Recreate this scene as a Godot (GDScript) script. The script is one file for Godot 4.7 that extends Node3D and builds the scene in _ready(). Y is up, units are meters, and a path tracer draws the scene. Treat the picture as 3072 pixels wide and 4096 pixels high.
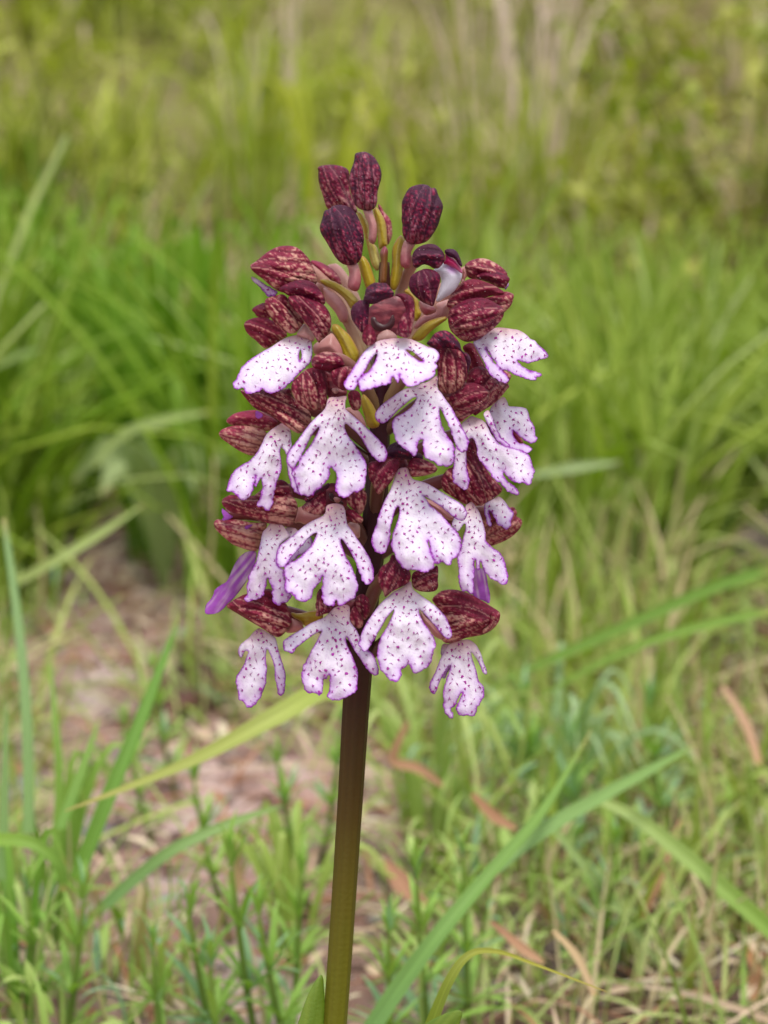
extends Node3D
# A lady orchid in a rough meadow on an overcast spring day. 1 unit = 1 m; the camera looks along -z.

const HALF := 0.3249197            # tan(18 deg), half the vertical angle of view
const MM := 0.0403                 # mm per photo pixel at the plant's distance
const REACH := 0.254               # metres from lens to the plant
var eye := Vector3(0, 0.18, 0)
var look: Basis
var rng := RandomNumberGenerator.new()
var nz := FastNoiseLite.new()
var taken := {}
var mats := {}
var orchid: Node3D

# ---------------------------------------------------------------- small helpers
func lin(r: float, g: float, b: float) -> Color:
	return Color(r / 255.0, g / 255.0, b / 255.0).srgb_to_linear()

func numbered(called: String) -> String:
	if not taken.has(called):
		taken[called] = 0
		return called
	taken[called] += 1
	return "%s_%03d" % [called, taken[called]]

func tag(o: Node3D, label: String, category: String, group := "", kind := "") -> Node3D:
	if label != "": o.set_meta("label", label)
	if category != "": o.set_meta("category", category)
	if group != "": o.set_meta("group", group)
	if kind != "": o.set_meta("kind", kind)
	return o

func put(called: String, mesh: Mesh, mat: Material, parent: Node = self) -> MeshInstance3D:
	var o := MeshInstance3D.new()
	o.name = numbered(called) if parent == self else called
	o.mesh = mesh
	o.material_override = mat
	parent.add_child(o, true)
	return o

func base(called: String, at: Vector3) -> Node3D:
	var o := Node3D.new()
	o.name = numbered(called)
	o.position = at
	add_child(o)
	return o

# the point that stands `mm` millimetres nearer the lens than the plant, along the line of sight of a photo pixel
func spot(sx: float, sy: float, mm: float) -> Vector3:
	var t := REACH - mm * 0.001
	return eye + (look.x * ((sx - 1536.0) / 2048.0 * HALF) + look.y * ((2048.0 - sy) / 2048.0 * HALF) - look.z) * t

func far_spot(x: float, y: float, metres: float) -> Vector3:
	return spot(x * 1.8517, y * 1.8517, (REACH - metres) * 1000.0)

func noise_tex(freq: float, octaves: int, seed_: int, size := 256) -> NoiseTexture2D:
	var n := FastNoiseLite.new()
	n.seed = seed_
	n.frequency = freq
	n.fractal_octaves = octaves
	var t := NoiseTexture2D.new()
	t.width = size
	t.height = size
	t.seamless = true
	t.noise = n
	return t

func coloured(rough: float, spec := 0.5, through := Color.BLACK, bump: Texture2D = null, bump_scale := 0.0, repeat := 200.0) -> StandardMaterial3D:
	var m := StandardMaterial3D.new()
	m.vertex_color_use_as_albedo = true
	m.roughness = rough
	m.metallic_specular = spec
	if through != Color.BLACK:
		m.backlight_enabled = true
		m.backlight = through
	if bump:
		m.uv1_triplanar = true
		m.uv1_scale = Vector3.ONE * repeat
		m.heightmap_enabled = true
		m.heightmap_texture = bump
		m.heightmap_scale = bump_scale
	return m

func build_mesh(v: PackedVector3Array, c: PackedColorArray, idx: PackedInt32Array, normals := true) -> ArrayMesh:
	var a := []
	a.resize(Mesh.ARRAY_MAX)
	a[Mesh.ARRAY_VERTEX] = v
	a[Mesh.ARRAY_COLOR] = c
	a[Mesh.ARRAY_INDEX] = idx
	if normals:
		var n := PackedVector3Array()
		n.resize(v.size())
		for i in range(0, idx.size(), 3):
			var p := v[idx[i]]
			var f := (v[idx[i + 2]] - p).cross(v[idx[i + 1]] - p)
			n[idx[i]] += f
			n[idx[i + 1]] += f
			n[idx[i + 2]] += f
		for i in n.size():
			n[i] = n[i].normalized() if n[i].length_squared() > 1e-30 else Vector3.UP
		a[Mesh.ARRAY_NORMAL] = n
	var m := ArrayMesh.new()
	m.add_surface_from_arrays(Mesh.PRIMITIVE_TRIANGLES, a)
	return m

# a round tube through points with a radius and a colour at each
func tube_mesh(p: Array, r: Array, c: Array, sides := 10, steps := 4, ridge := 0.0) -> ArrayMesh:
	var v := PackedVector3Array()
	var col := PackedColorArray()
	var idx := PackedInt32Array()
	var n := p.size()
	var rows := (n - 1) * steps + 1
	var side := Vector3.RIGHT
	for i in rows:
		var k := mini(i / steps, n - 2)
		var t := float(i - k * steps) / steps
		var p0: Vector3 = p[maxi(k - 1, 0)]
		var p1: Vector3 = p[k]
		var p2: Vector3 = p[k + 1]
		var p3: Vector3 = p[mini(k + 2, n - 1)]
		var at := p1.cubic_interpolate(p2, p0, p3, t)
		var ahead := (p1.cubic_interpolate(p2, p0, p3, minf(t + 0.02, 1.02)) - p1.cubic_interpolate(p2, p0, p3, t - 0.02)).normalized()
		side = (side - ahead * side.dot(ahead)).normalized()
		var up := ahead.cross(side)
		var rad := lerpf(r[k], r[k + 1], t)
		var cc: Color = (c[k] as Color).lerp(c[k + 1], t)
		for s in sides:
			var a := TAU * s / sides
			var rr := rad * (1.0 + ridge * cos(a * 9.0) + ridge * 0.5 * nz.get_noise_2d(i * 0.8, s * 20.0))
			v.append(at + (side * cos(a) + up * sin(a)) * rr)
			var streak := 1.0 + (0.16 * nz.get_noise_2d(s * 37.0, i * 0.35) if ridge > 0.0 else 0.0)
			col.append(Color(cc.r * streak, cc.g * streak, cc.b * streak))
			if i:
				var b := (i - 1) * sides
				var s2 := (s + 1) % sides
				idx.append_array([b + s, b + s2, b + sides + s, b + s2, b + sides + s2, b + sides + s])
	for cap in 2:
		var row := 0 if cap == 0 else rows - 1
		v.append(p[0] if cap == 0 else p[n - 1])
		col.append(col[row * sides])
		for s in sides:
			var q := [v.size() - 1, row * sides + s, row * sides + (s + 1) % sides]
			idx.append_array(q if cap else [q[0], q[2], q[1]])
	return build_mesh(v, col, idx)

# ---------------------------------------------------------------- petals: a drawn outline given relief, thickness and colour
func rounded(ring: PackedVector2Array) -> PackedVector2Array:
	var out := PackedVector2Array()
	for i in ring.size():
		var a := ring[i]
		var b := ring[(i + 1) % ring.size()]
		out.append(a.lerp(b, 0.22))
		out.append(a.lerp(b, 0.78))
	return out

func ring_of(flat: Array) -> PackedVector2Array:
	var out := PackedVector2Array()
	for i in range(0, flat.size(), 2):
		out.append(Vector2(flat[i], flat[i + 1]) * MM)
	return rounded(out)

func ramp3(a: Color, b: Color, c: Color, t: float) -> Color:
	return a.lerp(b, clampf(t * 2.0, 0, 1)) if t < 0.5 else b.lerp(c, clampf(t * 2.0 - 1.0, 0, 1))

func petal(kind: String, depth: float, o: Dictionary, line: Array, hole: Array, tufts: Array) -> ArrayMesh:
	var rings: Array[PackedVector2Array] = [ring_of(line)]
	if hole.size(): rings.append(ring_of(hole))
	var lo := rings[0][0]
	var hi := lo
	for q in rings[0]:
		lo = lo.min(q)
		hi = hi.max(q)
	var sheet := kind in ["lip", "lipback"]
	var cell := 0.17 if sheet else 0.2
	lo -= Vector2.ONE * cell * 1.5
	var nx := int((hi.x - lo.x) / cell) + 3
	var ny := int((hi.y - lo.y) / cell) + 3
	var reach := 1.6 if sheet else 6.5
	var sd := PackedFloat32Array()
	sd.resize(nx * ny)
	sd.fill(reach)
	for ring in rings:
		for i in ring.size():
			var a := ring[i]
			var b := ring[(i + 1) % ring.size()]
			var ab := b - a
			var l2 := maxf(ab.length_squared(), 1e-9)
			var x0 := maxi(0, int((minf(a.x, b.x) - reach - lo.x) / cell))
			var x1 := mini(nx - 1, int((maxf(a.x, b.x) + reach - lo.x) / cell) + 1)
			var y0 := maxi(0, int((minf(a.y, b.y) - reach - lo.y) / cell))
			var y1 := mini(ny - 1, int((maxf(a.y, b.y) + reach - lo.y) / cell) + 1)
			for y in range(y0, y1 + 1):
				for x in range(x0, x1 + 1):
					var q := lo + Vector2(x, y) * cell - a
					var d := (q - ab * clampf(q.dot(ab) / l2, 0.0, 1.0)).length()
					if d < sd[y * nx + x]: sd[y * nx + x] = d
	var most := 0.0
	for y in ny:
		var py := lo.y + y * cell
		var cuts := PackedFloat32Array()
		for ring in rings:
			for i in ring.size():
				var a := ring[i]
				var b := ring[(i + 1) % ring.size()]
				if (a.y > py) != (b.y > py): cuts.append(a.x + (py - a.y) / (b.y - a.y) * (b.x - a.x))
		cuts.sort()
		var k := 0
		for x in nx:
			var px := lo.x + x * cell
			while k < cuts.size() and cuts[k] < px: k += 1
			if k % 2 == 0: sd[y * nx + x] = -sd[y * nx + x]
			else: most = maxf(most, sd[y * nx + x])
	if kind == "lip":                        # small notches along the rim
		for y in ny:
			var low := clampf((y * cell / (hi.y - lo.y) - 0.3) * 2.0, 0, 1)
			for x in nx:
				if absf(sd[y * nx + x]) < 0.7:
					sd[y * nx + x] += low * 0.24 * nz.get_noise_2d((lo.x + x * cell) * 95.0, (lo.y + y * cell) * 95.0)
	# the long axis
	var mid := Vector2.ZERO
	for q in rings[0]: mid += q
	mid /= rings[0].size()
	var sxx := 0.0
	var sxy := 0.0
	var syy := 0.0
	for q in rings[0]:
		var e := q - mid
		sxx += e.x * e.x
		sxy += e.x * e.y
		syy += e.y * e.y
	var ang := 0.5 * atan2(2.0 * sxy, sxx - syy)
	var axis := Vector2(cos(ang), sin(ang))
	var across := axis.orthogonal()
	var b_: float = o.get("b", 1.0)
	var gx: float = o.get("gx", 0.0)
	var gy: float = o.get("gy", 0.0)
	var h := PackedFloat32Array()
	h.resize(nx * ny)
	var off := rng.randf() * 900.0
	var thick := PackedFloat32Array()
	thick.resize(nx * ny)
	for i in nx * ny:
		var d := sd[i]
		if d <= 0.0: continue
		if sheet:
			thick[i] = 0.085 * minf(1.0, d / 0.14)
			h[i] = 0.5 * b_ * (1.0 - exp(-d / 1.4)) - 0.2
		else:
			var t := 1.0 - minf(d / most, 1.0)
			thick[i] = absf(b_) * (0.62 * sqrt(maxf(0.0, 1.0 - t * t)) + 0.45 * (1.0 - t))
	if not sheet:
		for pass_ in 2:
			var s2 := thick.duplicate()
			for y in range(1, ny - 1):
				for x in range(1, nx - 1):
					var i := y * nx + x
					if sd[i] > cell:
						s2[i] = (thick[i] * 2.0 + thick[i - 1] + thick[i + 1] + thick[i - nx] + thick[i + nx]) / 6.0
			thick = s2
	var half_long := 0.1
	for q in rings[0]: half_long = maxf(half_long, absf((q - mid).dot(axis)))
	var seam := rng.randf_range(-1.0, 1.0)
	# colour
	var col := PackedColorArray()
	col.resize(nx * ny)
	var tone: float = o.get("t", 0.5)
	var pale: float = o.get("p", 0.3)
	var dir := Vector2.from_angle(deg_to_rad(o.get("a", 90.0)))
	var span := 0.1
	for q in rings[0]: span = maxf(span, absf((q - mid).dot(dir)))
	var darks := [lin(60, 24, 50), lin(92, 16, 46), lin(112, 18, 46), lin(138, 38, 66), lin(172, 90, 108)]
	var ti := mini(int(tone * 2.0), 3)
	var dark: Color = (darks[ti] as Color).lerp(darks[ti + 1], tone * 2.0 - ti)
	var crimson := lin(138, 20, 60).lerp(lin(164, 70, 84), clampf(tone - 0.7, 0, 1))
	var tan_ := lin(158, 96, 112).lerp(lin(206, 154, 136), clampf(tone * 1.1 - 0.1, 0, 1))
	var white := lin(245, 235, 248)
	var margin := lin(164, 52, 182)
	var ytop := lo.y
	var tall := hi.y - lo.y
	for y in ny:
		for x in nx:
			var i := y * nx + x
			var d := sd[i]
			if d < -0.6: continue
			var q := lo + Vector2(x, y) * cell
			var u := (q - mid).dot(axis)
			var w := (q - mid).dot(across)
			var c := Color.WHITE
			match kind:
				"lip", "lipback":
					var n1 := nz.get_noise_2d(q.x * 60.0 + off, q.y * 60.0)
					var n2 := nz.get_noise_2d(q.x * 260.0, q.y * 260.0 + off)
					c = white
					var down := clampf((q.y - ytop) / tall, 0, 1)
					c = c.lerp(lin(212, 164, 156), clampf(1.15 - down * 4.6, 0, 1) * 0.9)
					c = c.lerp(lin(205, 165, 214), clampf(down * 1.0 - 0.45 + n1 * 0.6, 0, 1) * 0.3)
					if n2 > 0.36: c = c.lerp(margin, 0.2)
					var edge := clampf(1.2 - (d + n2 * 0.2 + n1 * 0.12) / 0.26, 0, 1) * (0.2 + 0.8 * clampf(down * 3.0 - 0.3, 0, 1))
					var haze := clampf(1.0 - (d + n1 * 0.4) / 1.5, 0, 1) * clampf(down * 2.0 - 0.4, 0, 1)
					c = c.lerp(lin(194, 126, 216), haze * 0.65).lerp(margin, minf(edge * 1.1, 1.0))
					if kind == "lipback":
						var band := nz.get_noise_2d(w * 90.0 + off, u * 8.0)
						c = lin(170, 84, 188).lerp(lin(218, 190, 204), clampf(band * 1.4 + 0.35 - down * 0.5 * o.get("s", 0.0), 0, 1) * o.get("s", 0.0))
					h[i] += 1.5 * nz.get_noise_2d(q.x * 11.0 + off, q.y * 8.0) + 0.05 * n1 + 0.01 * n2 - 0.3 * exp(-maxf(d, 0.0) / 0.7) * nz.get_noise_2d(q.x * 22.0, q.y * 22.0 + off)
				"sepal":
					var n1 := nz.get_noise_2d(u * 34.0 + off, w * 85.0)
					var n2 := nz.get_noise_2d(u * 110.0, w * 190.0 + off)
					var n3 := nz.get_noise_2d(u * 9.0 + off, w * 16.0 + off)
					var local := pale + 0.42 * (q - mid).dot(dir) / span
					var m := clampf(local * 1.35 - 0.15 - 0.16 * clampf((0.65 - tone) * 4.0, 0, 1) + n1 * 0.8 + n2 * 1.25 + n3 * 0.3, 0, 1)
					c = ramp3(dark, crimson, tan_, m)
					var vein := sin((w + 0.35 * n3 + 0.12 * n1) * TAU / 1.45 + u * 0.12)
					var fine := sin((w + 0.2 * n3 + 0.06 * n1) * TAU / 0.42)
					c = c.lerp(dark, 0.22 * maxf(fine, 0.0))
					if vein < -0.6: c = c.lerp(dark * 0.65, (-vein - 0.6) * 2.3)
					if d < 0.3: c = c.lerp(dark, (0.3 - d) * 1.2)
					var k := minf(1.0, maxf(d, 0.0) / 0.8)
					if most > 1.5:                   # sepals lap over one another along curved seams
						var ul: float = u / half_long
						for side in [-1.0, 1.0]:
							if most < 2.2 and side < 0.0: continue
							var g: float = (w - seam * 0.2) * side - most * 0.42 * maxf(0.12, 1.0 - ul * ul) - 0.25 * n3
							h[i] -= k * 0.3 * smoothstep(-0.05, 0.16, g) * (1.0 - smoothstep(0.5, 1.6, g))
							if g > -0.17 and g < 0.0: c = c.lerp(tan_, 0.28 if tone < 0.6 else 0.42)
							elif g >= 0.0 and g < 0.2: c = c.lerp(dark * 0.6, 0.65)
					h[i] += k * (0.03 * fine + 0.17 * vein + 0.3 * n3 + 0.06 * n1 + 0.05 * n2)
				"spur":
					var n1 := nz.get_noise_2d(q.x * 70.0 + off, q.y * 70.0)
					var k: float = clampf((q.y - ytop) / tall * 1.2 + n1 * 0.4, 0, 1) * (0.35 + 0.5 * o.get("r", 0.3))
					c = lin(204, 150, 142).lerp(lin(158, 62, 82), clampf(k, 0, 1))
				"bract":
					var n1 := nz.get_noise_2d(u * 10.0 + off, w * 120.0)
					c = lin(176, 152, 22).lerp(lin(150, 120, 30), clampf(n1 * 1.5, 0, 1))
					c = c.lerp(lin(226, 216, 130), clampf(o.get("y", 0.0) * (0.4 + n1 * 1.6), 0, 1))
					if d < 0.3: c = c.lerp(lin(178, 110, 80), (0.3 - d) * 2.0)
					h[i] += 0.06 * sin(w * TAU / 0.9) * minf(1.0, maxf(d, 0.0) / 0.5)
				"stemtip":
					c = lin(132, 84, 40).lerp(lin(142, 60, 78), clampf(1.6 - (q.y - ytop) / tall * 5.0, 0, 1))
				"throat":
					var n1 := nz.get_noise_2d(q.x * 60.0 + off, q.y * 60.0)
					c = lin(206, 158, 150).lerp(lin(158, 84, 82), clampf(n1 + 0.2 + 0.6 * (o.get("r", 0.0) - 0.3), 0, 1))
				"inner":
					var n1 := nz.get_noise_2d(q.x * 30.0 + off, q.y * 90.0)
					c = lin(148, 66, 74).lerp(lin(96, 16, 36), clampf(0.72 + n1 * 1.8 + o.get("t", 0.0) * 0.3, 0, 1))
				"column": c = lin(66, 16, 28)
				"white": 
					c = lin(222, 216, 230).lerp(lin(190, 90, 190), clampf(1.0 - (q.distance_to(lo + Vector2(3.4, 1.2))) / 1.4, 0, 1))
				"magenta": c = lin(186, 10, 92).lerp(lin(214, 120, 160), clampf((q.y - ytop) / tall * 1.6 - 0.8, 0, 1))
				"leaf":
					var n1 := nz.get_noise_2d(u * 4.0 + off, w * 60.0)
					c = lin(96, 124, 30).lerp(lin(120, 142, 44), clampf(0.5 + n1, 0, 1))
			col[i] = c
	# skin: front and back, meeting at the outline
	var v := PackedVector3Array()
	var vc := PackedColorArray()
	var idx := PackedInt32Array()
	var front := {}
	var xc := mid.x
	var backing := 0.45 if b_ > 0.0 else 0.85
	var add_at := func(q: Vector2, e: float, c: Color) -> int:
		v.append(spot(q.x / MM, q.y / MM, depth + gx * (q.x - xc) + gy * (q.y - ytop) + e))
		vc.append(c)
		return v.size() - 1
	var face := 1.0 if b_ >= 0.0 else -0.7
	for y in ny - 1:
		for x in nx - 1:
			var ids := [y * nx + x, y * nx + x + 1, (y + 1) * nx + x + 1, (y + 1) * nx + x]
			var any := false
			for i in ids:
				if sd[i] > 0.0: any = true
			if not any: continue
			var pf := PackedInt32Array()
			var pb := PackedInt32Array()
			for k in 4:
				var i: int = ids[k]
				var j: int = ids[(k + 1) % 4]
				if sd[i] > 0.0:
					if not front.has(i):
						var q := lo + Vector2(i % nx, i / nx) * cell
						front[i] = add_at.call(q, h[i] + thick[i] * face, col[i])
						var bc := col[i]
						if kind == "lip": bc = bc.lerp(lin(188, 120, 200), 0.4)
						add_at.call(q, (h[i] if sheet else 0.0) - thick[i] * (1.0 if sheet else backing), bc)
					pf.append(front[i])
					pb.append(front[i] + 1)
				if (sd[i] > 0.0) != (sd[j] > 0.0):
					var key := -(mini(i, j) * 2 + (1 if absi(i - j) > 1 else 0)) - 1
					if not front.has(key):
						var t := sd[i] / (sd[i] - sd[j])
						var q := (lo + Vector2(i % nx, i / nx) * cell).lerp(lo + Vector2(j % nx, j / nx) * cell, t)
						front[key] = add_at.call(q, lerpf(h[i], h[j], t) if sheet else 0.0, col[i].lerp(col[j], t))
					pf.append(front[key])
					pb.append(front[key])
			for k in range(1, pf.size() - 1):
				idx.append_array([pf[0], pf[k], pf[k + 1]])
				idx.append_array([pb[0], pb[k + 1], pb[k]])
	if kind == "sepal":
		for n in int((hi.x - lo.x) * tall * 0.3):
			var q := lo + Vector2(rng.randf() * (hi.x - lo.x), rng.randf() * tall)
			var i := int((q.y - lo.y) / cell) * nx + int((q.x - lo.x) / cell)
			if i < 0 or i >= nx * ny or sd[i] < 0.3: continue
			glands.append([spot(q.x / MM, q.y / MM, depth + gx * (q.x - xc) + gy * (q.y - ytop) + h[i] + thick[i] * face + 0.06), rng.randf_range(0.7, 1.4)])
	# the dark hair tufts that dot a lip
	if kind == "lip":
		var want := int(most * 0.0 + (hi.x - lo.x) * tall * 0.8)
		var placed := PackedVector2Array()
		for n in want * 7:
			var q := lo + Vector2(rng.randf() * (hi.x - lo.x), rng.randf() * tall)
			var i := int((q.y - lo.y) / cell) * nx + int((q.x - lo.x) / cell)
			if i < 0 or i >= nx * ny or sd[i] < 0.34: continue
			var down := (q.y - ytop) / tall
			if rng.randf() > 1.0 - down * 0.95 + clampf(sd[i] - 0.7, -0.2, 0.5) * 0.5 + 1.5 * nz.get_noise_2d(q.x * 40.0 + off, q.y * 40.0): continue
			var gap := rng.randf_range(0.4, 0.75) + down * 0.45
			var near := false
			for e in placed:
				if e.distance_squared_to(q) < gap * gap: near = true
			if near: continue
			placed.append(q)
			tufts.append([q, depth + gx * (q.x - xc) + gy * (q.y - ytop) + h[i] + thick[i], down])
	return build_mesh(v, vc, idx)

var glands := []

func gland_mesh() -> ArrayMesh:              # tiny pale stalked beads
	var v := PackedVector3Array()
	var c := PackedColorArray()
	var idx := PackedInt32Array()
	for e in glands:
		var k := v.size()
		var r: float = 0.000055 * e[1]
		for f in [Vector3.RIGHT, Vector3.UP, Vector3.BACK, Vector3.LEFT, Vector3.DOWN, Vector3.FORWARD]:
			v.append(e[0] + f * r)
			c.append(lin(214, 190, 196))
		for q in [[0, 1, 2], [1, 3, 2], [3, 4, 2], [4, 0, 2], [1, 0, 5], [3, 1, 5], [4, 3, 5], [0, 4, 5]]:
			idx.append_array([k + q[0], k + q[2], k + q[1]])
	return build_mesh(v, c, idx)

func tuft_mesh(list: Array) -> ArrayMesh:
	var v := PackedVector3Array()
	var c := PackedColorArray()
	var idx := PackedInt32Array()
	for e in list:
		var q: Vector2 = e[0]
		var d: float = e[1]
		var r := 0.06 + 0.2 * pow(rng.randf(), 1.8)
		var tint := lin(186, 46, 172).lerp(lin(160, 26, 120), rng.randf()).lerp(lin(188, 80, 200), e[2] * 0.5)
		var k0 := v.size()
		var n := 7
		v.append(spot(q.x / MM, q.y / MM, d + 0.11))
		for k in n:
			var a := TAU * k / n
			var p := q + Vector2(cos(a), sin(a)) * r * rng.randf_range(0.55, 1.35)
			v.append(spot(p.x / MM, p.y / MM, d + 0.03))
			idx.append_array([k0, k0 + 1 + k, k0 + 1 + (k + 1) % n])
		for k in rng.randi_range(2, 4):      # single hairs
			var a := PI / 2 + rng.randf_range(-1.3, 1.3) + (PI if rng.randf() < 0.25 else 0.0)
			var f := Vector2(cos(a), sin(a))
			var s := f.orthogonal() * rng.randf_range(0.04, 0.07)
			var p := q + f * r * 0.5
			var tip := q + f * rng.randf_range(0.32, 0.58)
			var b := v.size()
			v.append(spot((p.x + s.x) / MM, (p.y + s.y) / MM, d + 0.05))
			v.append(spot((p.x - s.x) / MM, (p.y - s.y) / MM, d + 0.05))
			v.append(spot(tip.x / MM, tip.y / MM, d + 0.14))
			v.append(spot(p.x / MM, p.y / MM, d + 0.13))
			idx.append_array([b, b + 2, b + 3, b + 3, b + 2, b + 1, b, b + 1, b + 2])
		while c.size() < v.size(): c.append(tint)
	return build_mesh(v, c, idx)

var stem_line := [Vector2(1538, 1050), Vector2(1526, 1552), Vector2(1495, 2111), Vector2(1462, 2394), Vector2(1426, 2780), Vector2(1396, 3256), Vector2(1338, 4096)]

func stem_x(sy: float) -> float:
	for i in stem_line.size() - 1:
		if sy < stem_line[i + 1].y or i == stem_line.size() - 2:
			return lerpf(stem_line[i].x, stem_line[i + 1].x, (sy - stem_line[i].y) / (stem_line[i + 1].y - stem_line[i].y))
	return 1500.0

func shifted(m: ArrayMesh) -> ArrayMesh:     # into the orchid's own frame
	var a := m.surface_get_arrays(0)
	var v: PackedVector3Array = a[Mesh.ARRAY_VERTEX]
	for i in v.size(): v[i] -= orchid.position
	a[Mesh.ARRAY_VERTEX] = v
	var out := ArrayMesh.new()
	out.add_surface_from_arrays(Mesh.PRIMITIVE_TRIANGLES, a)
	return out

func mat_for(kind: String) -> Material:
	if kind in ["lip", "lipback", "white"]: return mats.lip
	if kind == "sepal": return mats.sepal
	if kind == "bract" or kind == "leaf": return mats.bract
	return mats.flesh

func grow(what: String, depth: float, pieces: Array) -> void:
	var parent: Node = orchid
	var tufts := []
	if what == "flower":                     # the stalk-like ovary that carries the flower
		var line: Array = pieces[0][5]
		var c := Vector2.ZERO
		for i in range(0, line.size(), 2): c += Vector2(line[i], line[i + 1])
		c /= line.size() / 2
		var y := c.y + 190.0 + clampf((1480.0 - c.y) * 0.9, 0, 330)
		var d0: float = pieces[0][2] - 2.5
		var root := Vector2(stem_x(y), y)
		var sink := clampf((1400.0 - c.y) * 0.02, 0, 5)
		var slim := 0.0009 if sink == 0.0 else 0.0007
		var green := lin(134, 122, 56)
		var pink := lin(196, 138, 130).lerp(lin(120, 58, 58), clampf((c.y - 1350.0) / 200.0, 0, 1))
		green = green.lerp(lin(84, 60, 40), clampf((c.y - 1350.0) / 200.0, 0, 1))
		var m := tube_mesh([spot(root.x, root.y, 0.0), spot(lerpf(root.x, c.x, 0.4), lerpf(root.y, c.y, 0.72), d0 * 0.3 - sink), spot(lerpf(root.x, c.x, 0.8), lerpf(root.y, c.y, 1.02), d0 * 0.7 - sink), spot(c.x, c.y, d0 - sink * 0.5)], [slim, slim * 1.3, slim * 1.3, slim * 1.15], [green, green.lerp(pink, 0.6), pink, pink], 10, 5)
		parent = put("flower", shifted(m), mats.flesh, orchid)
	for i in pieces.size():
		var p: Array = pieces[i]
		var hole: Array = p[7] if p.size() > 7 else []
		var m := shifted(petal(p[1], p[2], p[3], p[5], hole, tufts))
		var o := put(p[0], m, mat_for(p[1]), parent)
		if i == 0 and what != "flower": parent = o
	if glands.size():
		var o := put("glands", shifted(gland_mesh()), mats.flesh, parent)
		o.set_meta("kind", "stuff")
		glands.clear()
	if tufts.size():
		var o := put("hair_tufts", shifted(tuft_mesh(tufts)), mats.tuft, parent)
		o.set_meta("kind", "stuff")

# ---------------------------------------------------------------- the scene
func _ready() -> void:
	rng.seed = 20240
	nz.seed = 7
	nz.frequency = 0.01
	nz.fractal_octaves = 3
	look = Basis(Vector3.RIGHT, deg_to_rad(-8.0))
	var cam := Camera3D.new()
	cam.name = "camera"
	cam.transform = Transform3D(look, eye)
	cam.keep_aspect = Camera3D.KEEP_HEIGHT
	cam.near = 0.02
	cam.far = 400.0
	var lens := CameraAttributesPhysical.new()
	lens.frustum_focal_length = 12.0 / HALF
	lens.frustum_near = 0.02
	lens.frustum_far = 400.0
	lens.frustum_focus_distance = REACH - 0.009
	lens.exposure_aperture = 11.0
	cam.attributes = lens
	cam.fov = 36.0
	add_child(cam)
	var env := Environment.new()
	env.background_mode = Environment.BG_SKY
	var sky := ProceduralSkyMaterial.new()
	sky.sky_top_color = Color(0.93, 0.95, 1.0)
	sky.sky_horizon_color = Color(0.74, 0.77, 0.80)
	sky.sky_curve = 0.25
	sky.ground_horizon_color = Color(0.42, 0.44, 0.34)
	sky.ground_bottom_color = Color(0.2, 0.2, 0.15)
	sky.sky_energy_multiplier = 0.95
	env.sky = Sky.new()
	env.sky.sky_material = sky
	env.tonemap_mode = Environment.TONE_MAPPER_LINEAR
	env.tonemap_exposure = 1.32
	env.sdfgi_enabled = true
	env.ssao_enabled = true
	env.ssil_enabled = true
	var we := WorldEnvironment.new()
	we.name = "environment"
	we.environment = env
	add_child(we)
	var sun := DirectionalLight3D.new()
	sun.name = "sun"
	sun.light_color = Color(1.0, 0.985, 0.955)
	sun.light_energy = 0.6
	sun.light_angular_distance = 18.0
	sun.shadow_enabled = true
	sun.rotation_degrees = Vector3(-66, 24, 0)
	add_child(sun)
	materials()
	terrain()
	orchid_plant()
	meadow()
	near_things()

func materials() -> void:
	var grain := noise_tex(0.03, 4, 3)
	var fine := noise_tex(0.09, 3, 5)
	mats.lip = coloured(0.62, 0.4, Color(0.35, 0.32, 0.36), fine, 0.012, 260.0)
	mats.sepal = coloured(0.58, 0.34, Color(0.12, 0.05, 0.06), grain, 0.02, 170.0)
	mats.flesh = coloured(0.4, 0.5, Color(0.25, 0.12, 0.12), fine, 0.004, 200.0)
	mats.bract = coloured(0.45, 0.5, Color(0.35, 0.4, 0.08), grain, 0.006, 150.0)
	mats.tuft = coloured(0.6, 0.4)
	mats.stem = coloured(0.5, 0.3, Color.BLACK, grain, 0.006, 120.0)
	mats.blade = coloured(0.5, 0.4, Color(0.6, 0.7, 0.15))
	mats.straw = coloured(0.75, 0.3, Color(0.2, 0.18, 0.12))
	mats.litter = coloured(0.85, 0.3)
	mats.soil = coloured(0.95, 0.2, Color.BLACK, grain, 0.25, 22.0)
	mats.stone = coloured(0.85, 0.3, Color.BLACK, grain, 0.05, 60.0)

func ground_y(x: float, d: float) -> float:
	var y := 0.08 * maxf(d - 0.254, -0.6)
	var e := d - 0.93 + 0.05 * nz.get_noise_2d(x * 90.0, 4.0)
	if e > 0.0:
		var s := minf(e, 1.1)
		y += 0.56 * s * s / (s + 0.16) + 0.22 * minf(maxf(0.0, e - 1.1), 6.0)
	var k := clampf(d / 0.3, 0.2, 1.0)
	return y + k * (0.010 * nz.get_noise_2d(x * 260.0, d * 260.0) + 0.004 * nz.get_noise_2d(x * 1300.0, d * 1300.0))

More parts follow.
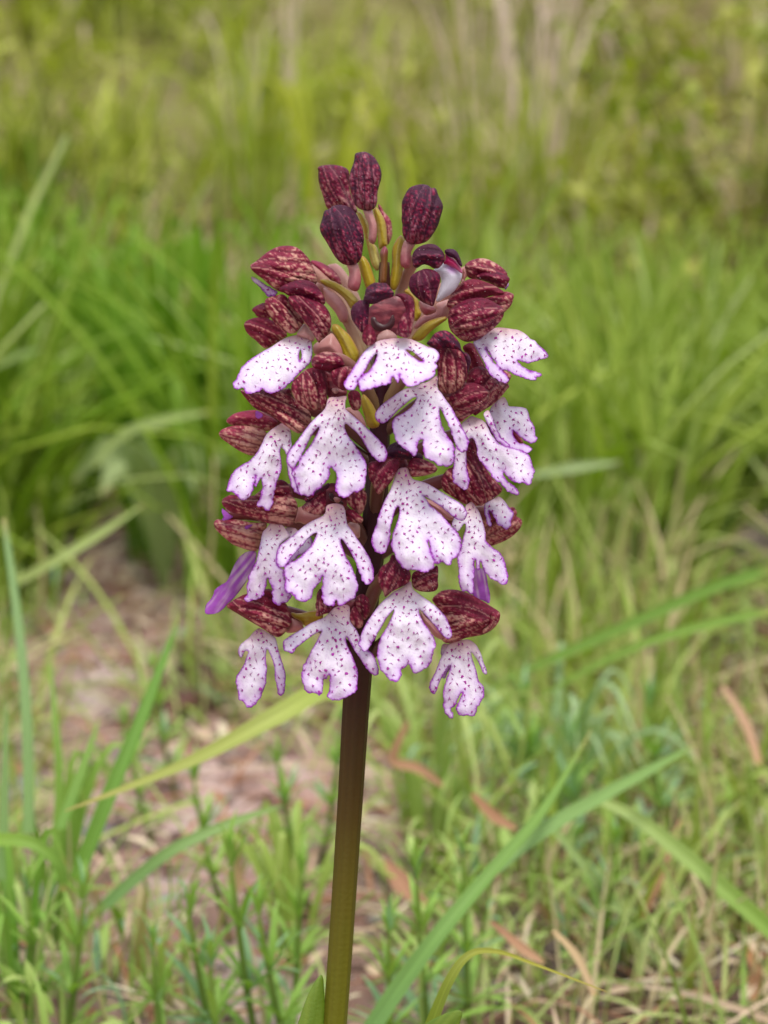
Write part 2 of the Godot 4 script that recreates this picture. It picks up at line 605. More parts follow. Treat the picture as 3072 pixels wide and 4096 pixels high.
func terrain() -> void:
	var v := PackedVector3Array()
	var c := PackedColorArray()
	var idx := PackedInt32Array()
	var xs := PackedFloat32Array()
	var ds := PackedFloat32Array()
	for i in range(-150, 151):
		var t := i / 150.0
		xs.append(1.1 * t + signf(t) * 60.0 * pow(absf(t), 9.0))
	for i in 331:
		ds.append(-0.2 + 0.0075 * i + 60.0 * pow(i / 330.0, 14.0))
	ds.insert(0, -3.0)
	ds.insert(0, -60.0)
	var w := xs.size()
	for d in ds:
		for x in xs:
			v.append(Vector3(x, ground_y(x, d), -d))
			var n := nz.get_noise_2d(x * 500.0, d * 500.0)
			var m := nz.get_noise_2d(x * 2600.0, d * 2600.0)
			var col := lin(190, 156, 146).lerp(lin(150, 118, 106), clampf(0.4 + n, 0, 1)).lerp(lin(216, 196, 190), clampf(m * 1.6, 0, 1))
			col = col.lerp(lin(122, 92, 72).lerp(lin(86, 66, 48), clampf(0.5 + n * 1.5, 0, 1)), clampf(x * 9.0 + 0.2, 0, 0.8))
			c.append(col.lerp(lin(120, 118, 62), clampf((d - 0.75) * 3.0, 0, 0.85)))
	for j in ds.size() - 1:
		for i in w - 1:
			var a := j * w + i
			idx.append_array([a, a + w, a + 1, a + 1, a + w, a + w + 1])
	tag(put("ground", build_mesh(v, c, idx), mats.soil), "", "", "", "structure")

func orchid_plant() -> void:
	var foot := Vector2(1240, 5050)
	var at := spot(foot.x, foot.y, 0.0)
	orchid = base("orchid", at)
	tag(orchid, "lady orchid in bloom, dark purple hoods over white purple-spotted lips on one stem", "orchid")
	var dark := lin(60, 32, 30)
	var p := []
	var r := []
	var c := []
	var px := [20.0, 36.0, 50.0, 52.0, 53.0, 49.0, 47.0]
	for i in stem_line.size():
		p.append(spot(stem_line[i].x, stem_line[i].y, 0.0))
		r.append(px[i] * MM * 0.001)
		c.append([lin(84, 46, 36), lin(52, 20, 28), dark, dark, lin(62, 38, 26), lin(82, 64, 24), lin(102, 102, 24)][i])
	p.append(at - Vector3(0, 0.01, 0))
	r.append(55 * MM * 0.001)
	c.append(lin(120, 128, 48))
	put("stem", shifted(tube_mesh(p, r, c, 30, 14, 0.05)), mats.stem, orchid)
	grow("bud", -4, [
		["bud", "sepal", -4, {"b": 3.2, "t": 0.5, "p": 0.35, "a": 90}, "line", [1268,672,1278,664,1298,660,1319,658,1345,660,1370,665,1388,674,1398,688,1397,725,1399,761,1408,793,1426,826,1431,855,1381,855,1316,840,1305,830,1299,811,1292,783,1281,754,1274,725,1272,703,1274,683]],
	])
	grow("bud", 2, [
		["bud", "sepal", 2, {"b": 3, "t": 0.15, "p": 0.55, "a": 90}, "line", [1419,614,1435,609,1459,606,1478,613,1497,627,1509,645,1522,670,1527,696,1525,717,1518,739,1512,761,1509,783,1510,801,1506,822,1495,837,1475,844,1453,842,1435,835,1417,817,1408,790,1401,761,1397,736,1397,707,1401,685,1410,663,1417,641]],
		["spur", "spur", 1.5, {"b": 1.1}, "line", [1450,833,1489,833,1497,866,1507,895,1509,924,1507,953,1498,978,1486,976,1473,963,1475,924,1473,895,1460,869]],
	])
	grow("bud", 6, [
		["bud", "sepal", 6, {"b": 3.6, "t": 0.1, "p": 0.2, "a": 80}, "line", [1295,849,1299,841,1316,837,1327,826,1345,819,1370,819,1395,826,1413,839,1428,858,1439,884,1450,909,1455,934,1456,963,1453,985,1450,1007,1446,1032,1431,1054,1406,1061,1384,1061,1366,1054,1348,1038,1334,1018,1319,992,1305,967,1290,945,1281,927,1278,907,1285,887,1290,869]],
		["spur", "spur", 5.2, {"b": 1.2, "r": 1}, "line", [1381,1050,1431,1047,1441,1083,1446,1112,1443,1137,1435,1162,1421,1167,1403,1160,1390,1148,1392,1122,1397,1097,1393,1075]],
	])
	grow("bud", 4, [
		["bud", "sepal", 4, {"b": 3.6, "t": 0.1, "p": 0.32, "a": 115}, "line", [1735,750,1746,755,1752,779,1764,801,1773,822,1771,840,1762,869,1753,902,1739,927,1721,953,1703,969,1674,978,1645,978,1623,965,1612,945,1608,920,1610,898,1605,877,1608,855,1606,826,1608,804,1618,783,1627,764,1641,748,1667,739,1692,736,1714,741,1726,754]],
		["spur", "spur", 3.2, {"b": 1.2, "r": 1}, "line", [1621,956,1667,971,1648,1000,1643,1014,1648,1047,1643,1072,1623,1078,1603,1065,1600,1039,1603,1007,1609,981]],
	])
	grow("bud", -8, [
		["bud", "sepal", -8, {"b": 2, "t": 1.5, "p": 0.4, "a": 90}, "line", [1511,811,1525,826,1536,848,1554,866,1565,884,1569,913,1569,942,1562,963,1553,981,1536,971,1525,905,1515,855]],
	])
	grow("bract", 0, [
		["bract", "bract", -1, {"b": 0.9, "y": 0.8}, "line", [1424,840,1446,851,1464,877,1473,902,1471,934,1475,963,1500,978,1509,989,1518,1021,1522,1050,1518,1079,1507,1086,1486,1061,1478,1025,1468,981,1460,945,1450,905,1435,869]],
	])
	grow("bract", 0, [
		["bract", "bract", 0.2, {"b": 0.9, "y": 0.3}, "line", [1491,837,1507,826,1525,851,1540,880,1547,916,1549,960,1551,985,1529,989,1518,1003,1513,978,1511,942,1507,905,1500,869]],
	])
	grow("bract", 0, [
		["bract", "stemtip", 1.6, {"b": 1.2}, "line", [1518,1014,1525,996,1540,981,1553,1000,1551,1032,1549,1086,1544,1137,1518,1137,1520,1086,1524,1047]],
	])
	grow("bract", 0, [
		["bract", "bract", 3, {"b": 1, "y": 0}, "line", [1431,1032,1450,1021,1468,1036,1482,1061,1493,1097,1502,1122,1500,1151,1482,1159,1464,1155,1453,1119,1442,1086]],
	])
	grow("bract", 0, [
		["bract", "bract", 1, {"b": 1, "y": 0.2}, "line", [1605,938,1621,960,1616,981,1609,1007,1605,1039,1609,1065,1612,1077,1610,1097,1598,1133,1583,1162,1565,1159,1558,1130,1565,1086,1569,1050,1567,1010,1573,981,1589,953]],
	])
	grow("bract", 0, [
		["bract", "bract", -0.5, {"b": 0.5, "y": 1}, "line", [1547,1047,1562,1094,1560,1130,1553,1148,1542,1137,1540,1086]],
	])
	grow("flower", 4, [
		["dorsal_sepal", "sepal", 3.5, {"b": 3.6, "t": 1.1, "p": 0.35, "a": 20}, "line", [999,1066,1004,1057,1027,1043,1051,1022,1075,1004,1099,991,1126,983,1156,982,1180,986,1201,998,1219,1015,1235,1034,1247,1055,1259,1083,1268,1104,1271,1131,1232,1167,1171,1179,1117,1167,1096,1155,1075,1137,1051,1116,1030,1101,1015,1089]],
		["lateral_sepal", "sepal", 6, {"b": 1.6, "t": 1, "p": 0.35, "a": 60}, "line", [999,1068,1027,1057,1051,1054,1096,1054,1135,1063,1171,1080,1207,1107,1225,1125,1171,1143,1141,1149,1117,1165,1096,1155,1075,1134,1051,1116,1030,1098,1012,1087]],
		["lip", "lip", 2.5, {"b": 0.3, "gy": 0.2}, "line", [1002,1105,1021,1110,1051,1131,1069,1143,1117,1170,1093,1188,1069,1185,1057,1167,1033,1143,1008,1122]],
		["spur", "spur", 1, {"b": 1.3}, "line", [1289,1146,1316,1158,1346,1176,1370,1200,1388,1230,1397,1260,1394,1285,1379,1294,1361,1288,1351,1269,1340,1248,1322,1227,1304,1209,1295,1191]],
	])
	grow("flower", -7, [
		["dorsal_sepal", "sepal", -7, {"b": 2.4, "t": 1.5, "p": 0.25, "a": 90}, "line", [1238,1040,1268,1043,1298,1055,1328,1074,1352,1098,1367,1128,1364,1146,1322,1137,1268,1128,1256,1080]],
	])
	grow("flower", 9, [
		["dorsal_sepal", "sepal", 9, {"b": 2, "t": 0.5, "p": 0.18, "a": 90}, "line", [1112,1158,1129,1143,1156,1131,1189,1120,1219,1119,1247,1126,1268,1143,1286,1167,1301,1197,1302,1215,1289,1221,1247,1206,1186,1185,1156,1185,1135,1170]],
		["lateral_sepal", "sepal", 10, {"b": 2.4, "t": 0.7, "p": 0.35, "a": 75}, "line", [1149,1188,1171,1181,1201,1179,1238,1191,1277,1209,1298,1221,1316,1245,1325,1269,1326,1300,1319,1327,1304,1348,1283,1363,1277,1375,1266,1360,1247,1327,1225,1294,1201,1263,1180,1245,1162,1221]],
		["lateral_sepal", "sepal", 8, {"b": 1.8, "t": 1, "p": 0.55, "a": 60}, "line", [1060,1197,1075,1190,1105,1182,1129,1175,1147,1185,1165,1221,1183,1248,1207,1269,1219,1288,1201,1312,1186,1331,1162,1336,1135,1324,1108,1303,1084,1275,1069,1251,1058,1230]],
		["throat", "throat", 7.2, {"b": 1.2}, "line", [1183,1339,1201,1312,1216,1291,1238,1312,1262,1351,1250,1372,1232,1357,1201,1348]],
		["lip", "lip", 7.5, {"b": 0.6, "gy": 0.75, "gx": -0.1}, "line", [1185,1339,1204,1342,1232,1351,1245,1351,1248,1372,1250,1402,1248,1429,1241,1450,1224,1470,1201,1489,1180,1508,1165,1532,1141,1550,1123,1565,1099,1574,1078,1574,1063,1568,1055,1556,1033,1568,1012,1575,990,1574,978,1565,974,1553,957,1557,936,1553,929,1542,933,1529,945,1514,957,1489,965,1471,978,1456,999,1438,1027,1420,1057,1402,1087,1387,1111,1369,1141,1351], "hole", [1201,1395,1207,1414,1206,1432,1197,1446,1195,1420]],
		["spur", "spur", 4.5, {"b": 1.5}, "line", [1262,1372,1289,1357,1310,1342,1328,1330,1346,1354,1364,1384,1372,1414,1375,1444,1352,1444,1328,1426,1292,1414,1256,1420,1250,1387]],
	])
	grow("flower", 1, [
		["dorsal_sepal", "sepal", 0.5, {"b": 1.4, "t": 1.2, "p": 0.15, "a": 90}, "line", [1004,1239,1021,1224,1058,1208,1081,1221,1087,1266,1069,1279,1024,1266,1021,1254]],
		["lateral_sepal", "sepal", 2, {"b": 2, "t": 1.1, "p": 0.25, "a": 60}, "line", [974,1297,984,1283,1021,1269,1066,1269,1105,1291,1159,1339,1111,1369,1064,1398,1045,1384,1021,1360,996,1342,981,1321]],
	])
	grow("bract", 0, [
		["bract", "bract", 0, {"b": 0.8, "y": 0.4}, "line", [1274,1119,1298,1114,1331,1122,1370,1143,1406,1166,1439,1203,1424,1221,1403,1239,1382,1200,1361,1179,1331,1158,1292,1140]],
	])
	grow("bract", 0, [
		["bract", "bract", 3.4, {"b": 0.8, "y": 0.15}, "line", [1325,1312,1331,1295,1352,1297,1370,1314,1400,1341,1421,1377,1439,1414,1430,1441,1409,1465,1385,1465,1370,1432,1358,1386,1346,1353,1331,1330]],
	])
	grow("flower", 17, [
		["dorsal_sepal", "sepal", 20, {"b": 1.5, "t": 0.1, "p": 0.15, "a": -90}, "line", [1462,1157,1470,1147,1485,1136,1500,1129,1521,1132,1545,1132,1554,1142,1566,1157,1578,1172,1574,1187,1551,1193,1527,1202,1503,1215,1482,1218,1461,1205,1452,1202,1459,1178]],
		["lateral_sepal", "sepal", 19, {"b": 1.6, "t": 0.2, "p": 0.1, "a": 90}, "line", [1402,1251,1405,1233,1414,1218,1436,1202,1455,1199,1473,1199,1480,1215,1476,1236,1474,1269,1473,1293,1470,1317,1448,1335,1430,1311,1412,1287,1405,1269]],
		["petal", "sepal", 19.5, {"b": 1, "t": 0.8, "p": 0.25, "a": 95}, "line", [1448,1338,1458,1311,1473,1293,1488,1305,1500,1329,1509,1359,1500,1374,1482,1383,1467,1382,1455,1371,1448,1356]],
		["lateral_sepal", "sepal", 19, {"b": 1.5, "t": 0.6, "p": 0.25, "a": 60}, "line", [1572,1178,1611,1172,1635,1178,1650,1190,1658,1212,1659,1236,1658,1263,1653,1293,1649,1323,1638,1350,1617,1352,1593,1344,1584,1335,1593,1293,1611,1257,1626,1245,1611,1205,1596,1187]],
		["petal", "inner", 15.2, {"b": 0.7}, "line", [1470,1236,1503,1208,1533,1199,1563,1187,1581,1181,1605,1187,1617,1208,1629,1248,1611,1269,1596,1296,1590,1341,1569,1359,1509,1359,1491,1335,1479,1305,1470,1293]],
		["column", "column", 15.6, {"b": 0.45}, "line", [1482,1266,1503,1266,1513,1285,1533,1294,1551,1285,1562,1257,1577,1254,1581,1281,1574,1308,1557,1322,1536,1326,1515,1328,1495,1317,1484,1296]],
		["throat", "throat", 15.6, {"b": 0.8}, "line", [1503,1362,1512,1338,1533,1320,1551,1314,1578,1332,1593,1350,1575,1371,1533,1377]],
		["lip", "lip", 17, {"b": 0.5, "gy": 0.85}, "line", [1509,1365,1527,1359,1548,1356,1569,1353,1596,1353,1620,1352,1641,1356,1665,1365,1690,1377,1714,1389,1738,1394,1753,1407,1759,1422,1756,1438,1747,1451,1741,1454,1751,1462,1748,1474,1739,1483,1741,1498,1729,1513,1711,1522,1687,1531,1669,1543,1644,1549,1623,1543,1613,1528,1605,1516,1596,1495,1598,1531,1589,1531,1578,1516,1569,1504,1566,1519,1563,1534,1545,1540,1518,1546,1494,1551,1473,1561,1452,1564,1439,1560,1432,1537,1430,1528,1436,1513,1455,1498,1473,1486,1488,1468,1500,1444,1509,1419,1504,1413,1491,1429,1476,1453,1464,1477,1452,1495,1430,1522,1429,1546,1415,1561,1397,1564,1382,1552,1373,1540,1379,1522,1400,1492,1421,1459,1442,1425,1461,1401,1482,1383,1500,1371], "hole", [1620,1397,1641,1401,1659,1413,1681,1432,1696,1447,1681,1445,1659,1432,1638,1416,1626,1404]],
	])
	grow("bract", 0, [
		["bract", "bract", 8, {"b": 0.8, "y": 0.1}, "line", [1644,1353,1653,1338,1672,1314,1696,1293,1726,1278,1756,1269,1786,1264,1789,1278,1762,1296,1738,1314,1714,1335,1696,1356,1678,1365,1659,1362]],
	])
	grow("bract", 0, [
		["bract", "bract", 3.5, {"b": 0.6, "y": 0.1}, "line", [1613,1166,1632,1150,1641,1166,1659,1187,1675,1202,1676,1230,1690,1257,1659,1293,1653,1257,1656,1221,1650,1190,1623,1172]],
	])
	grow("flower", 9, [
		["lateral_sepal", "sepal", 11.5, {"b": 1.8, "t": 0.15, "p": 0.12, "a": 90}, "line", [1648,1039,1652,1010,1667,992,1688,981,1717,974,1742,978,1761,992,1779,1018,1780,1039,1768,1061,1753,1075,1735,1075,1714,1061,1692,1057,1667,1075,1652,1065]],
		["lateral_sepal", "sepal", 12.5, {"b": 2, "t": 0.35, "p": 0.1, "a": 60}, "line", [1634,1145,1637,1124,1644,1103,1669,1085,1702,1073,1735,1079,1759,1097,1764,1118,1753,1154,1744,1187,1735,1227,1717,1221,1687,1208,1665,1190,1644,1169]],
		["lip", "white", 9.5, {"b": 1.4}, "line", [1732,1078,1750,1072,1765,1057,1780,1048,1798,1045,1819,1060,1841,1078,1850,1096,1847,1115,1835,1139,1819,1163,1798,1181,1777,1193,1753,1209,1743,1205,1747,1190,1756,1163,1765,1133,1765,1112,1753,1093,1738,1090]],
		["petal", "magenta", 10.6, {"b": 0.8}, "line", [1779,1012,1798,1024,1819,1036,1838,1060,1850,1081,1850,1099,1822,1075,1786,1057,1771,1057,1782,1033]],
		["dorsal_sepal", "sepal", 11.2, {"b": 0.9, "t": 0.05, "p": 0.05, "a": 90}, "line", [1777,1000,1795,994,1819,997,1832,1012,1841,1033,1851,1063,1847,1069,1835,1060,1819,1033,1795,1027,1780,1015]],
		["petal", "throat", 9, {"b": 0.8, "r": 1}, "line", [1850,1069,1862,1081,1865,1105,1856,1130,1838,1151,1816,1169,1838,1139,1848,1115,1851,1093]],
		["spur", "spur", 7, {"b": 1.2, "r": 1.2}, "line", [1675,1199,1702,1205,1732,1221,1745,1236,1744,1248,1726,1257,1705,1263,1690,1254,1678,1230]],
	])
	grow("flower", 3, [
		["dorsal_sepal", "sepal", 2.5, {"b": 2.6, "t": 1.1, "p": 0.25, "a": -80}, "line", [1856,1063,1871,1048,1892,1038,1919,1032,1949,1035,1976,1048,2000,1063,2018,1078,2030,1093,2029,1102,2041,1115,2036,1127,2027,1142,2018,1155,1991,1151,1955,1130,1916,1118,1880,1115,1868,1105,1865,1087]],
		["lateral_sepal", "sepal", 4.6, {"b": 1.2, "t": 0.6, "p": 0.1, "a": 90}, "line", [1901,1105,1925,1090,1949,1080,1982,1084,2009,1093,2030,1104,2041,1116,2033,1133,2018,1155,1997,1151,1967,1133,1937,1121,1907,1115]],
		["lip", "lip", 1.5, {"b": 0.2}, "line", [2009,1145,2033,1127,2036,1139,2024,1161,2015,1157]],
	])
	grow("flower", 8, [
		["dorsal_sepal", "sepal", 7.2, {"b": 2.2, "t": 1, "p": 0.14, "a": 120}, "line", [1785,1217,1807,1169,1825,1148,1850,1127,1877,1115,1907,1116,1943,1127,1976,1140,2003,1157,2020,1169,2012,1181,1991,1182,1961,1184,1931,1196,1901,1211,1856,1229,1816,1241,1795,1241]],
		["lateral_sepal", "sepal", 5.5, {"b": 1, "t": 1.2, "p": 0.6, "a": 60}, "line", [1931,1193,1976,1184,2021,1163,2055,1175,2056,1187,2045,1223,2021,1247,2006,1259,1961,1226]],
		["lateral_sepal", "sepal", 10, {"b": 3.2, "t": 0.7, "p": 0.36, "a": 110}, "line", [1791,1283,1794,1250,1804,1232,1835,1214,1862,1199,1889,1193,1919,1190,1946,1193,1970,1205,1991,1217,2012,1232,2018,1247,2012,1271,1997,1292,1976,1313,1952,1332,1925,1353,1898,1365,1865,1369,1841,1359,1813,1335,1798,1316]],
		["spur", "spur", 5, {"b": 1.6}, "line", [1741,1215,1786,1199,1810,1190,1804,1221,1801,1257,1786,1281,1756,1287,1714,1293,1659,1320,1653,1305,1687,1263,1717,1254,1741,1245]],
		["lip", "lip", 7.5, {"b": 0.5, "gy": 0.6, "gx": 0.05}, "line", [1890,1366,1913,1359,1937,1341,1961,1322,1982,1310,2009,1310,2042,1315,2073,1319,2094,1330,2112,1344,2121,1356,2142,1362,2148,1374,2166,1389,2184,1405,2195,1419,2192,1429,2178,1436,2154,1440,2133,1449,2112,1454,2091,1449,2067,1439,2076,1452,2091,1467,2112,1479,2136,1485,2160,1487,2168,1497,2163,1506,2146,1509,2143,1521,2127,1523,2097,1515,2070,1503,2045,1490,2021,1479,2000,1475,1985,1455,1967,1431,1952,1404,1943,1389,1942,1395,1958,1422,1976,1449,1997,1470,2015,1488,2030,1503,2037,1518,2033,1530,2018,1533,1997,1526,1976,1512,1958,1494,1943,1470,1931,1440,1916,1413,1901,1389]],
	])
	grow("flower", 14, [
		["dorsal_sepal", "sepal", 13.6, {"b": 1.5, "t": 0.1, "p": 0.15, "a": -90}, "line", [1702,1374,1720,1359,1732,1338,1759,1322,1786,1321,1810,1335,1825,1353,1841,1374,1844,1395,1853,1407,1871,1413,1883,1431,1884,1452,1877,1470,1874,1494,1869,1497,1868,1470,1865,1446,1856,1419,1835,1398,1810,1395,1780,1392,1750,1401,1726,1389]],
		["lateral_sepal", "sepal", 11.8, {"b": 1.9, "t": 0.9, "p": 0.42, "a": 80}, "line", [1738,1404,1753,1389,1786,1383,1819,1389,1853,1413,1868,1446,1872,1482,1868,1518,1847,1549,1819,1570,1795,1576,1774,1570,1756,1561,1749,1536,1750,1497,1747,1452]],
		["lip", "lip", 15, {"b": 0.5, "gy": 0.35}, "line", [1683,1534,1710,1528,1731,1513,1752,1498,1749,1555,1767,1573,1785,1601,1804,1625,1819,1652,1831,1676,1846,1703,1861,1730,1871,1751,1877,1769,1873,1790,1864,1807,1846,1810,1828,1796,1819,1775,1810,1745,1798,1712,1785,1679,1770,1649,1758,1628,1758,1649,1761,1676,1767,1697,1776,1721,1789,1745,1804,1763,1816,1778,1819,1802,1816,1833,1810,1857,1795,1869,1776,1863,1758,1866,1743,1854,1722,1842,1701,1831,1692,1815,1694,1787,1692,1760,1683,1757,1668,1775,1668,1805,1665,1821,1653,1825,1641,1809,1617,1796,1596,1778,1581,1757,1576,1733,1568,1709,1567,1688,1578,1670,1596,1661,1617,1649,1638,1634,1653,1619,1665,1598,1668,1588,1653,1590,1632,1607,1611,1625,1590,1643,1572,1664,1553,1682,1535,1695,1517,1692,1502,1679,1499,1661,1505,1643,1520,1625,1541,1607,1568,1588,1593,1570,1620,1555,1647,1549,1668,1546]],
	])
	grow("flower", 9, [
		["dorsal_sepal", "sepal", 7.5, {"b": 2.2, "t": 0.8, "p": 0.45, "a": 45}, "line", [1871,1488,1896,1469,1923,1464,1950,1480,1966,1504,1991,1526,2026,1536,2034,1534,2038,1549,2029,1556,2015,1575,1996,1597,1972,1618,1950,1632,1923,1648,1896,1667,1882,1632,1868,1588,1863,1534]],
		["lateral_sepal", "sepal", 10, {"b": 2.6, "t": 0.8, "p": 0.3, "a": 100}, "line", [1776,1586,1801,1572,1841,1540,1874,1529,1912,1534,1939,1551,1958,1564,1959,1575,1955,1588,1950,1610,1934,1626,1912,1643,1893,1654,1868,1670,1841,1694,1825,1664,1801,1621]],
		["lateral_sepal", "sepal", 4, {"b": 1.6, "t": 1, "p": 0.2, "a": 90}, "line", [1850,1383,1889,1365,1907,1401,1925,1434,1949,1482,1931,1512,1877,1494,1874,1464,1880,1437,1874,1419,1853,1404]],
		["lip", "lip", 8.5, {"b": 0.5, "gy": 0.4}, "line", [1844,1694,1868,1675,1885,1662,1904,1670,1928,1678,1944,1694,1955,1716,1966,1740,1982,1759,1996,1776,2031,1787,2072,1797,2096,1805,2115,1819,2125,1838,2129,1860,2137,1876,2140,1890,2134,1900,2138,1914,2126,1919,2129,1936,2115,1940,2094,1933,2072,1936,2053,1925,2034,1914,2018,1895,2012,1881,2012,1903,2029,1925,2053,1941,2072,1960,2080,1976,2072,1983,2048,1976,2026,1963,2010,1941,1988,1925,1966,1903,1950,1879,1931,1857,1912,1835,1906,1816,1908,1795,1901,1768,1893,1754,1885,1751,1877,1759,1868,1762,1860,1757,1852,1735,1847,1711]],
		["lip", "lip", 11.5, {"b": 0.3, "gy": 0.2}, "line", [1824,1773,1841,1768,1863,1768,1866,1833,1868,1871,1874,1903,1879,1933,1874,1952,1860,1961,1844,1955,1828,1941,1812,1933,1810,1903,1812,1873,1816,1841,1818,1814]],
	])
	grow("flower", 4, [
		["lip", "lip", 4.5, {"b": 0.5, "gy": 0.45}, "line", [2012,1584,2023,1594,2031,1610,2034,1626,2058,1626,2083,1628,2104,1632,2113,1645,2118,1670,2123,1683,2134,1697,2141,1711,2140,1727,2142,1743,2151,1754,2148,1765,2132,1774,2113,1769,2091,1757,2072,1743,2056,1724,2052,1719,2053,1740,2061,1759,2080,1772,2102,1777,2123,1784,2132,1795,2130,1805,2113,1816,2085,1808,2058,1800,2031,1789,2010,1781,1991,1768,1977,1751,1966,1732,1955,1708,1955,1670,1961,1629,1985,1607]],
		["lip", "lip", 12.2, {"b": 0.3, "gy": 0.25}, "line", [1932,1654,1944,1643,1955,1640,1962,1654,1974,1681,1985,1711,1999,1738,2018,1762,2042,1778,2043,1787,2026,1787,2001,1773,1985,1759,1972,1740,1955,1705,1942,1681]],
		["dorsal_sepal", "sepal", 2, {"b": 1.6, "t": 1.1, "p": 0.4, "a": 60}, "line", [1943,1494,1991,1470,2052,1497,2030,1536,2036,1552,2021,1561,1991,1573,1949,1542]],
		["petal", "sepal", 2.5, {"b": 0.8, "t": 1.3, "p": 0.3, "a": 90}, "line", [2048,1719,2075,1740,2099,1773,2075,1773,2053,1762,2045,1740]],
	])
	grow("flower", 14, [
		["dorsal_sepal", "sepal", 14.5, {"b": 1.8, "t": 0.7, "p": 0.25, "a": -90}, "line", [1243,1440,1261,1419,1291,1407,1315,1406,1342,1413,1366,1428,1378,1449,1381,1467,1351,1479,1321,1485,1285,1482,1249,1470]],
		["lateral_sepal", "sepal", 12.6, {"b": 2.2, "t": 0.9, "p": 0.45, "a": 100}, "line", [1164,1549,1170,1525,1195,1501,1225,1476,1261,1467,1297,1473,1312,1516,1309,1573,1309,1606,1303,1636,1267,1642,1231,1639,1201,1621,1176,1591,1167,1570]],
		["lateral_sepal", "sepal", 15.5, {"b": 1.6, "t": 0.8, "p": 0.2, "a": -60}, "line", [1321,1485,1351,1473,1381,1464,1409,1467,1418,1488,1405,1525,1393,1561,1375,1564,1351,1552,1330,1531]],
		["petal", "inner", 11, {"b": 0.6, "t": 0.3}, "line", [1288,1479,1336,1479,1342,1525,1357,1549,1390,1561,1387,1585,1351,1597,1315,1597,1303,1561,1297,1516]],
		["column", "throat", 13, {"b": 0.6, "r": 0.8}, "line", [1324,1558,1336,1549,1357,1558,1354,1570,1342,1577,1333,1570]],
		["petal", "sepal", 12.4, {"b": 1, "t": 0.9, "p": 0.4, "a": 90}, "line", [1390,1573,1405,1561,1427,1561,1442,1573,1445,1609,1445,1627,1433,1642,1412,1642,1399,1621,1393,1597]],
		["lip", "lip", 14.5, {"b": 0.6, "gy": 0.28}, "line", [1309,1597,1321,1588,1351,1588,1378,1582,1390,1585,1381,1609,1381,1636,1399,1651,1424,1672,1451,1696,1478,1721,1502,1745,1526,1769,1544,1790,1550,1811,1547,1835,1532,1850,1514,1847,1493,1829,1472,1802,1451,1763,1430,1733,1405,1712,1384,1693,1378,1699,1381,1721,1396,1748,1415,1772,1433,1799,1451,1826,1466,1850,1467,1877,1466,1910,1460,1947,1445,1956,1436,1971,1412,1968,1396,1986,1375,1995,1351,1980,1339,1953,1345,1922,1344,1886,1333,1880,1321,1862,1320,1892,1312,1919,1291,1944,1261,1968,1243,1986,1219,1986,1201,1977,1185,1953,1182,1916,1167,1904,1167,1889,1179,1871,1192,1850,1213,1820,1237,1787,1258,1754,1273,1724,1280,1702,1267,1715,1249,1739,1234,1766,1222,1793,1204,1826,1192,1856,1179,1877,1161,1874,1148,1856,1145,1829,1152,1808,1173,1781,1195,1754,1216,1724,1240,1693,1264,1669,1288,1648,1303,1630]],
		["spur", "spur", 8, {"b": 1.4}, "line", [1375,1636,1399,1627,1433,1639,1454,1669,1466,1699,1466,1721,1442,1718,1405,1681]],
	])
	grow("bract", 0, [
		["bract", "bract", 5, {"b": 0.9, "y": 0.1}, "line", [1442,1591,1454,1573,1478,1597,1499,1630,1514,1669,1520,1705,1496,1715,1469,1709,1460,1669,1448,1636]],
	])
	grow("flower", 10, [
		["dorsal_sepal", "sepal", 8.5, {"b": 2.6, "t": 0.9, "p": 0.45, "a": 50}, "line", [956,1558,978,1561,1020,1561,1056,1558,1125,1561,1164,1549,1170,1585,1201,1618,1231,1639,1244,1657,1247,1684,1231,1705,1201,1737,1167,1721,1125,1690,1095,1669,1062,1651,1020,1636,987,1600]],
		["lateral_sepal", "sepal", 11.5, {"b": 0.9, "t": 1, "p": 0.7, "a": 40}, "line", [1092,1660,1098,1642,1134,1651,1176,1675,1213,1699,1225,1712,1201,1738,1167,1722,1125,1690]],
		["lip", "lip", 9.5, {"b": 0.5, "gy": 0.25}, "line", [1105,1705,1129,1690,1159,1712,1165,1736,1165,1763,1169,1784,1156,1805,1144,1823,1141,1805,1129,1793,1123,1787,1120,1811,1125,1841,1128,1871,1120,1898,1108,1925,1102,1956,1096,1989,1090,2022,1078,2046,1063,2043,1051,2031,1028,2026,1028,2013,1042,1986,1048,1956,1048,1929,1045,1910,1036,1929,1025,1947,1019,1944,1022,1916,1024,1898,1018,1932,1012,1962,1000,1986,982,2002,961,1998,945,1980,933,1969,909,1968,903,1956,915,1929,921,1904,939,1880,967,1859,997,1844,1015,1826,1033,1802,1048,1772,1063,1739,1081,1721]],
		["lip", "lip", 10.5, {"b": 0.2, "gy": 0.2}, "line", [1145,1832,1167,1868,1176,1904,1188,1938,1201,1980,1179,1971,1167,1947,1158,1922,1151,1892]],
	])
	grow("flower", 3, [
		["dorsal_sepal", "sepal", 2, {"b": 1.6, "t": 1.5, "p": 0.2, "a": 90}, "line", [902,1687,912,1672,936,1654,967,1645,997,1641,1027,1639,1057,1654,1111,1681,1111,1705,1075,1727,1021,1715,967,1705,927,1702]],
		["lateral_sepal", "sepal", 3.2, {"b": 1.8, "t": 1.5, "p": 0.75, "a": 30}, "line", [873,1736,882,1721,909,1708,939,1702,976,1702,1027,1708,1069,1727,1069,1757,1045,1796,1015,1826,985,1817,948,1799,915,1775,885,1754]],
		["petal", "lipback", 4.6, {"b": 0.2}, "line", [1021,1642,1036,1645,1057,1663,1036,1677,1021,1669]],
	])
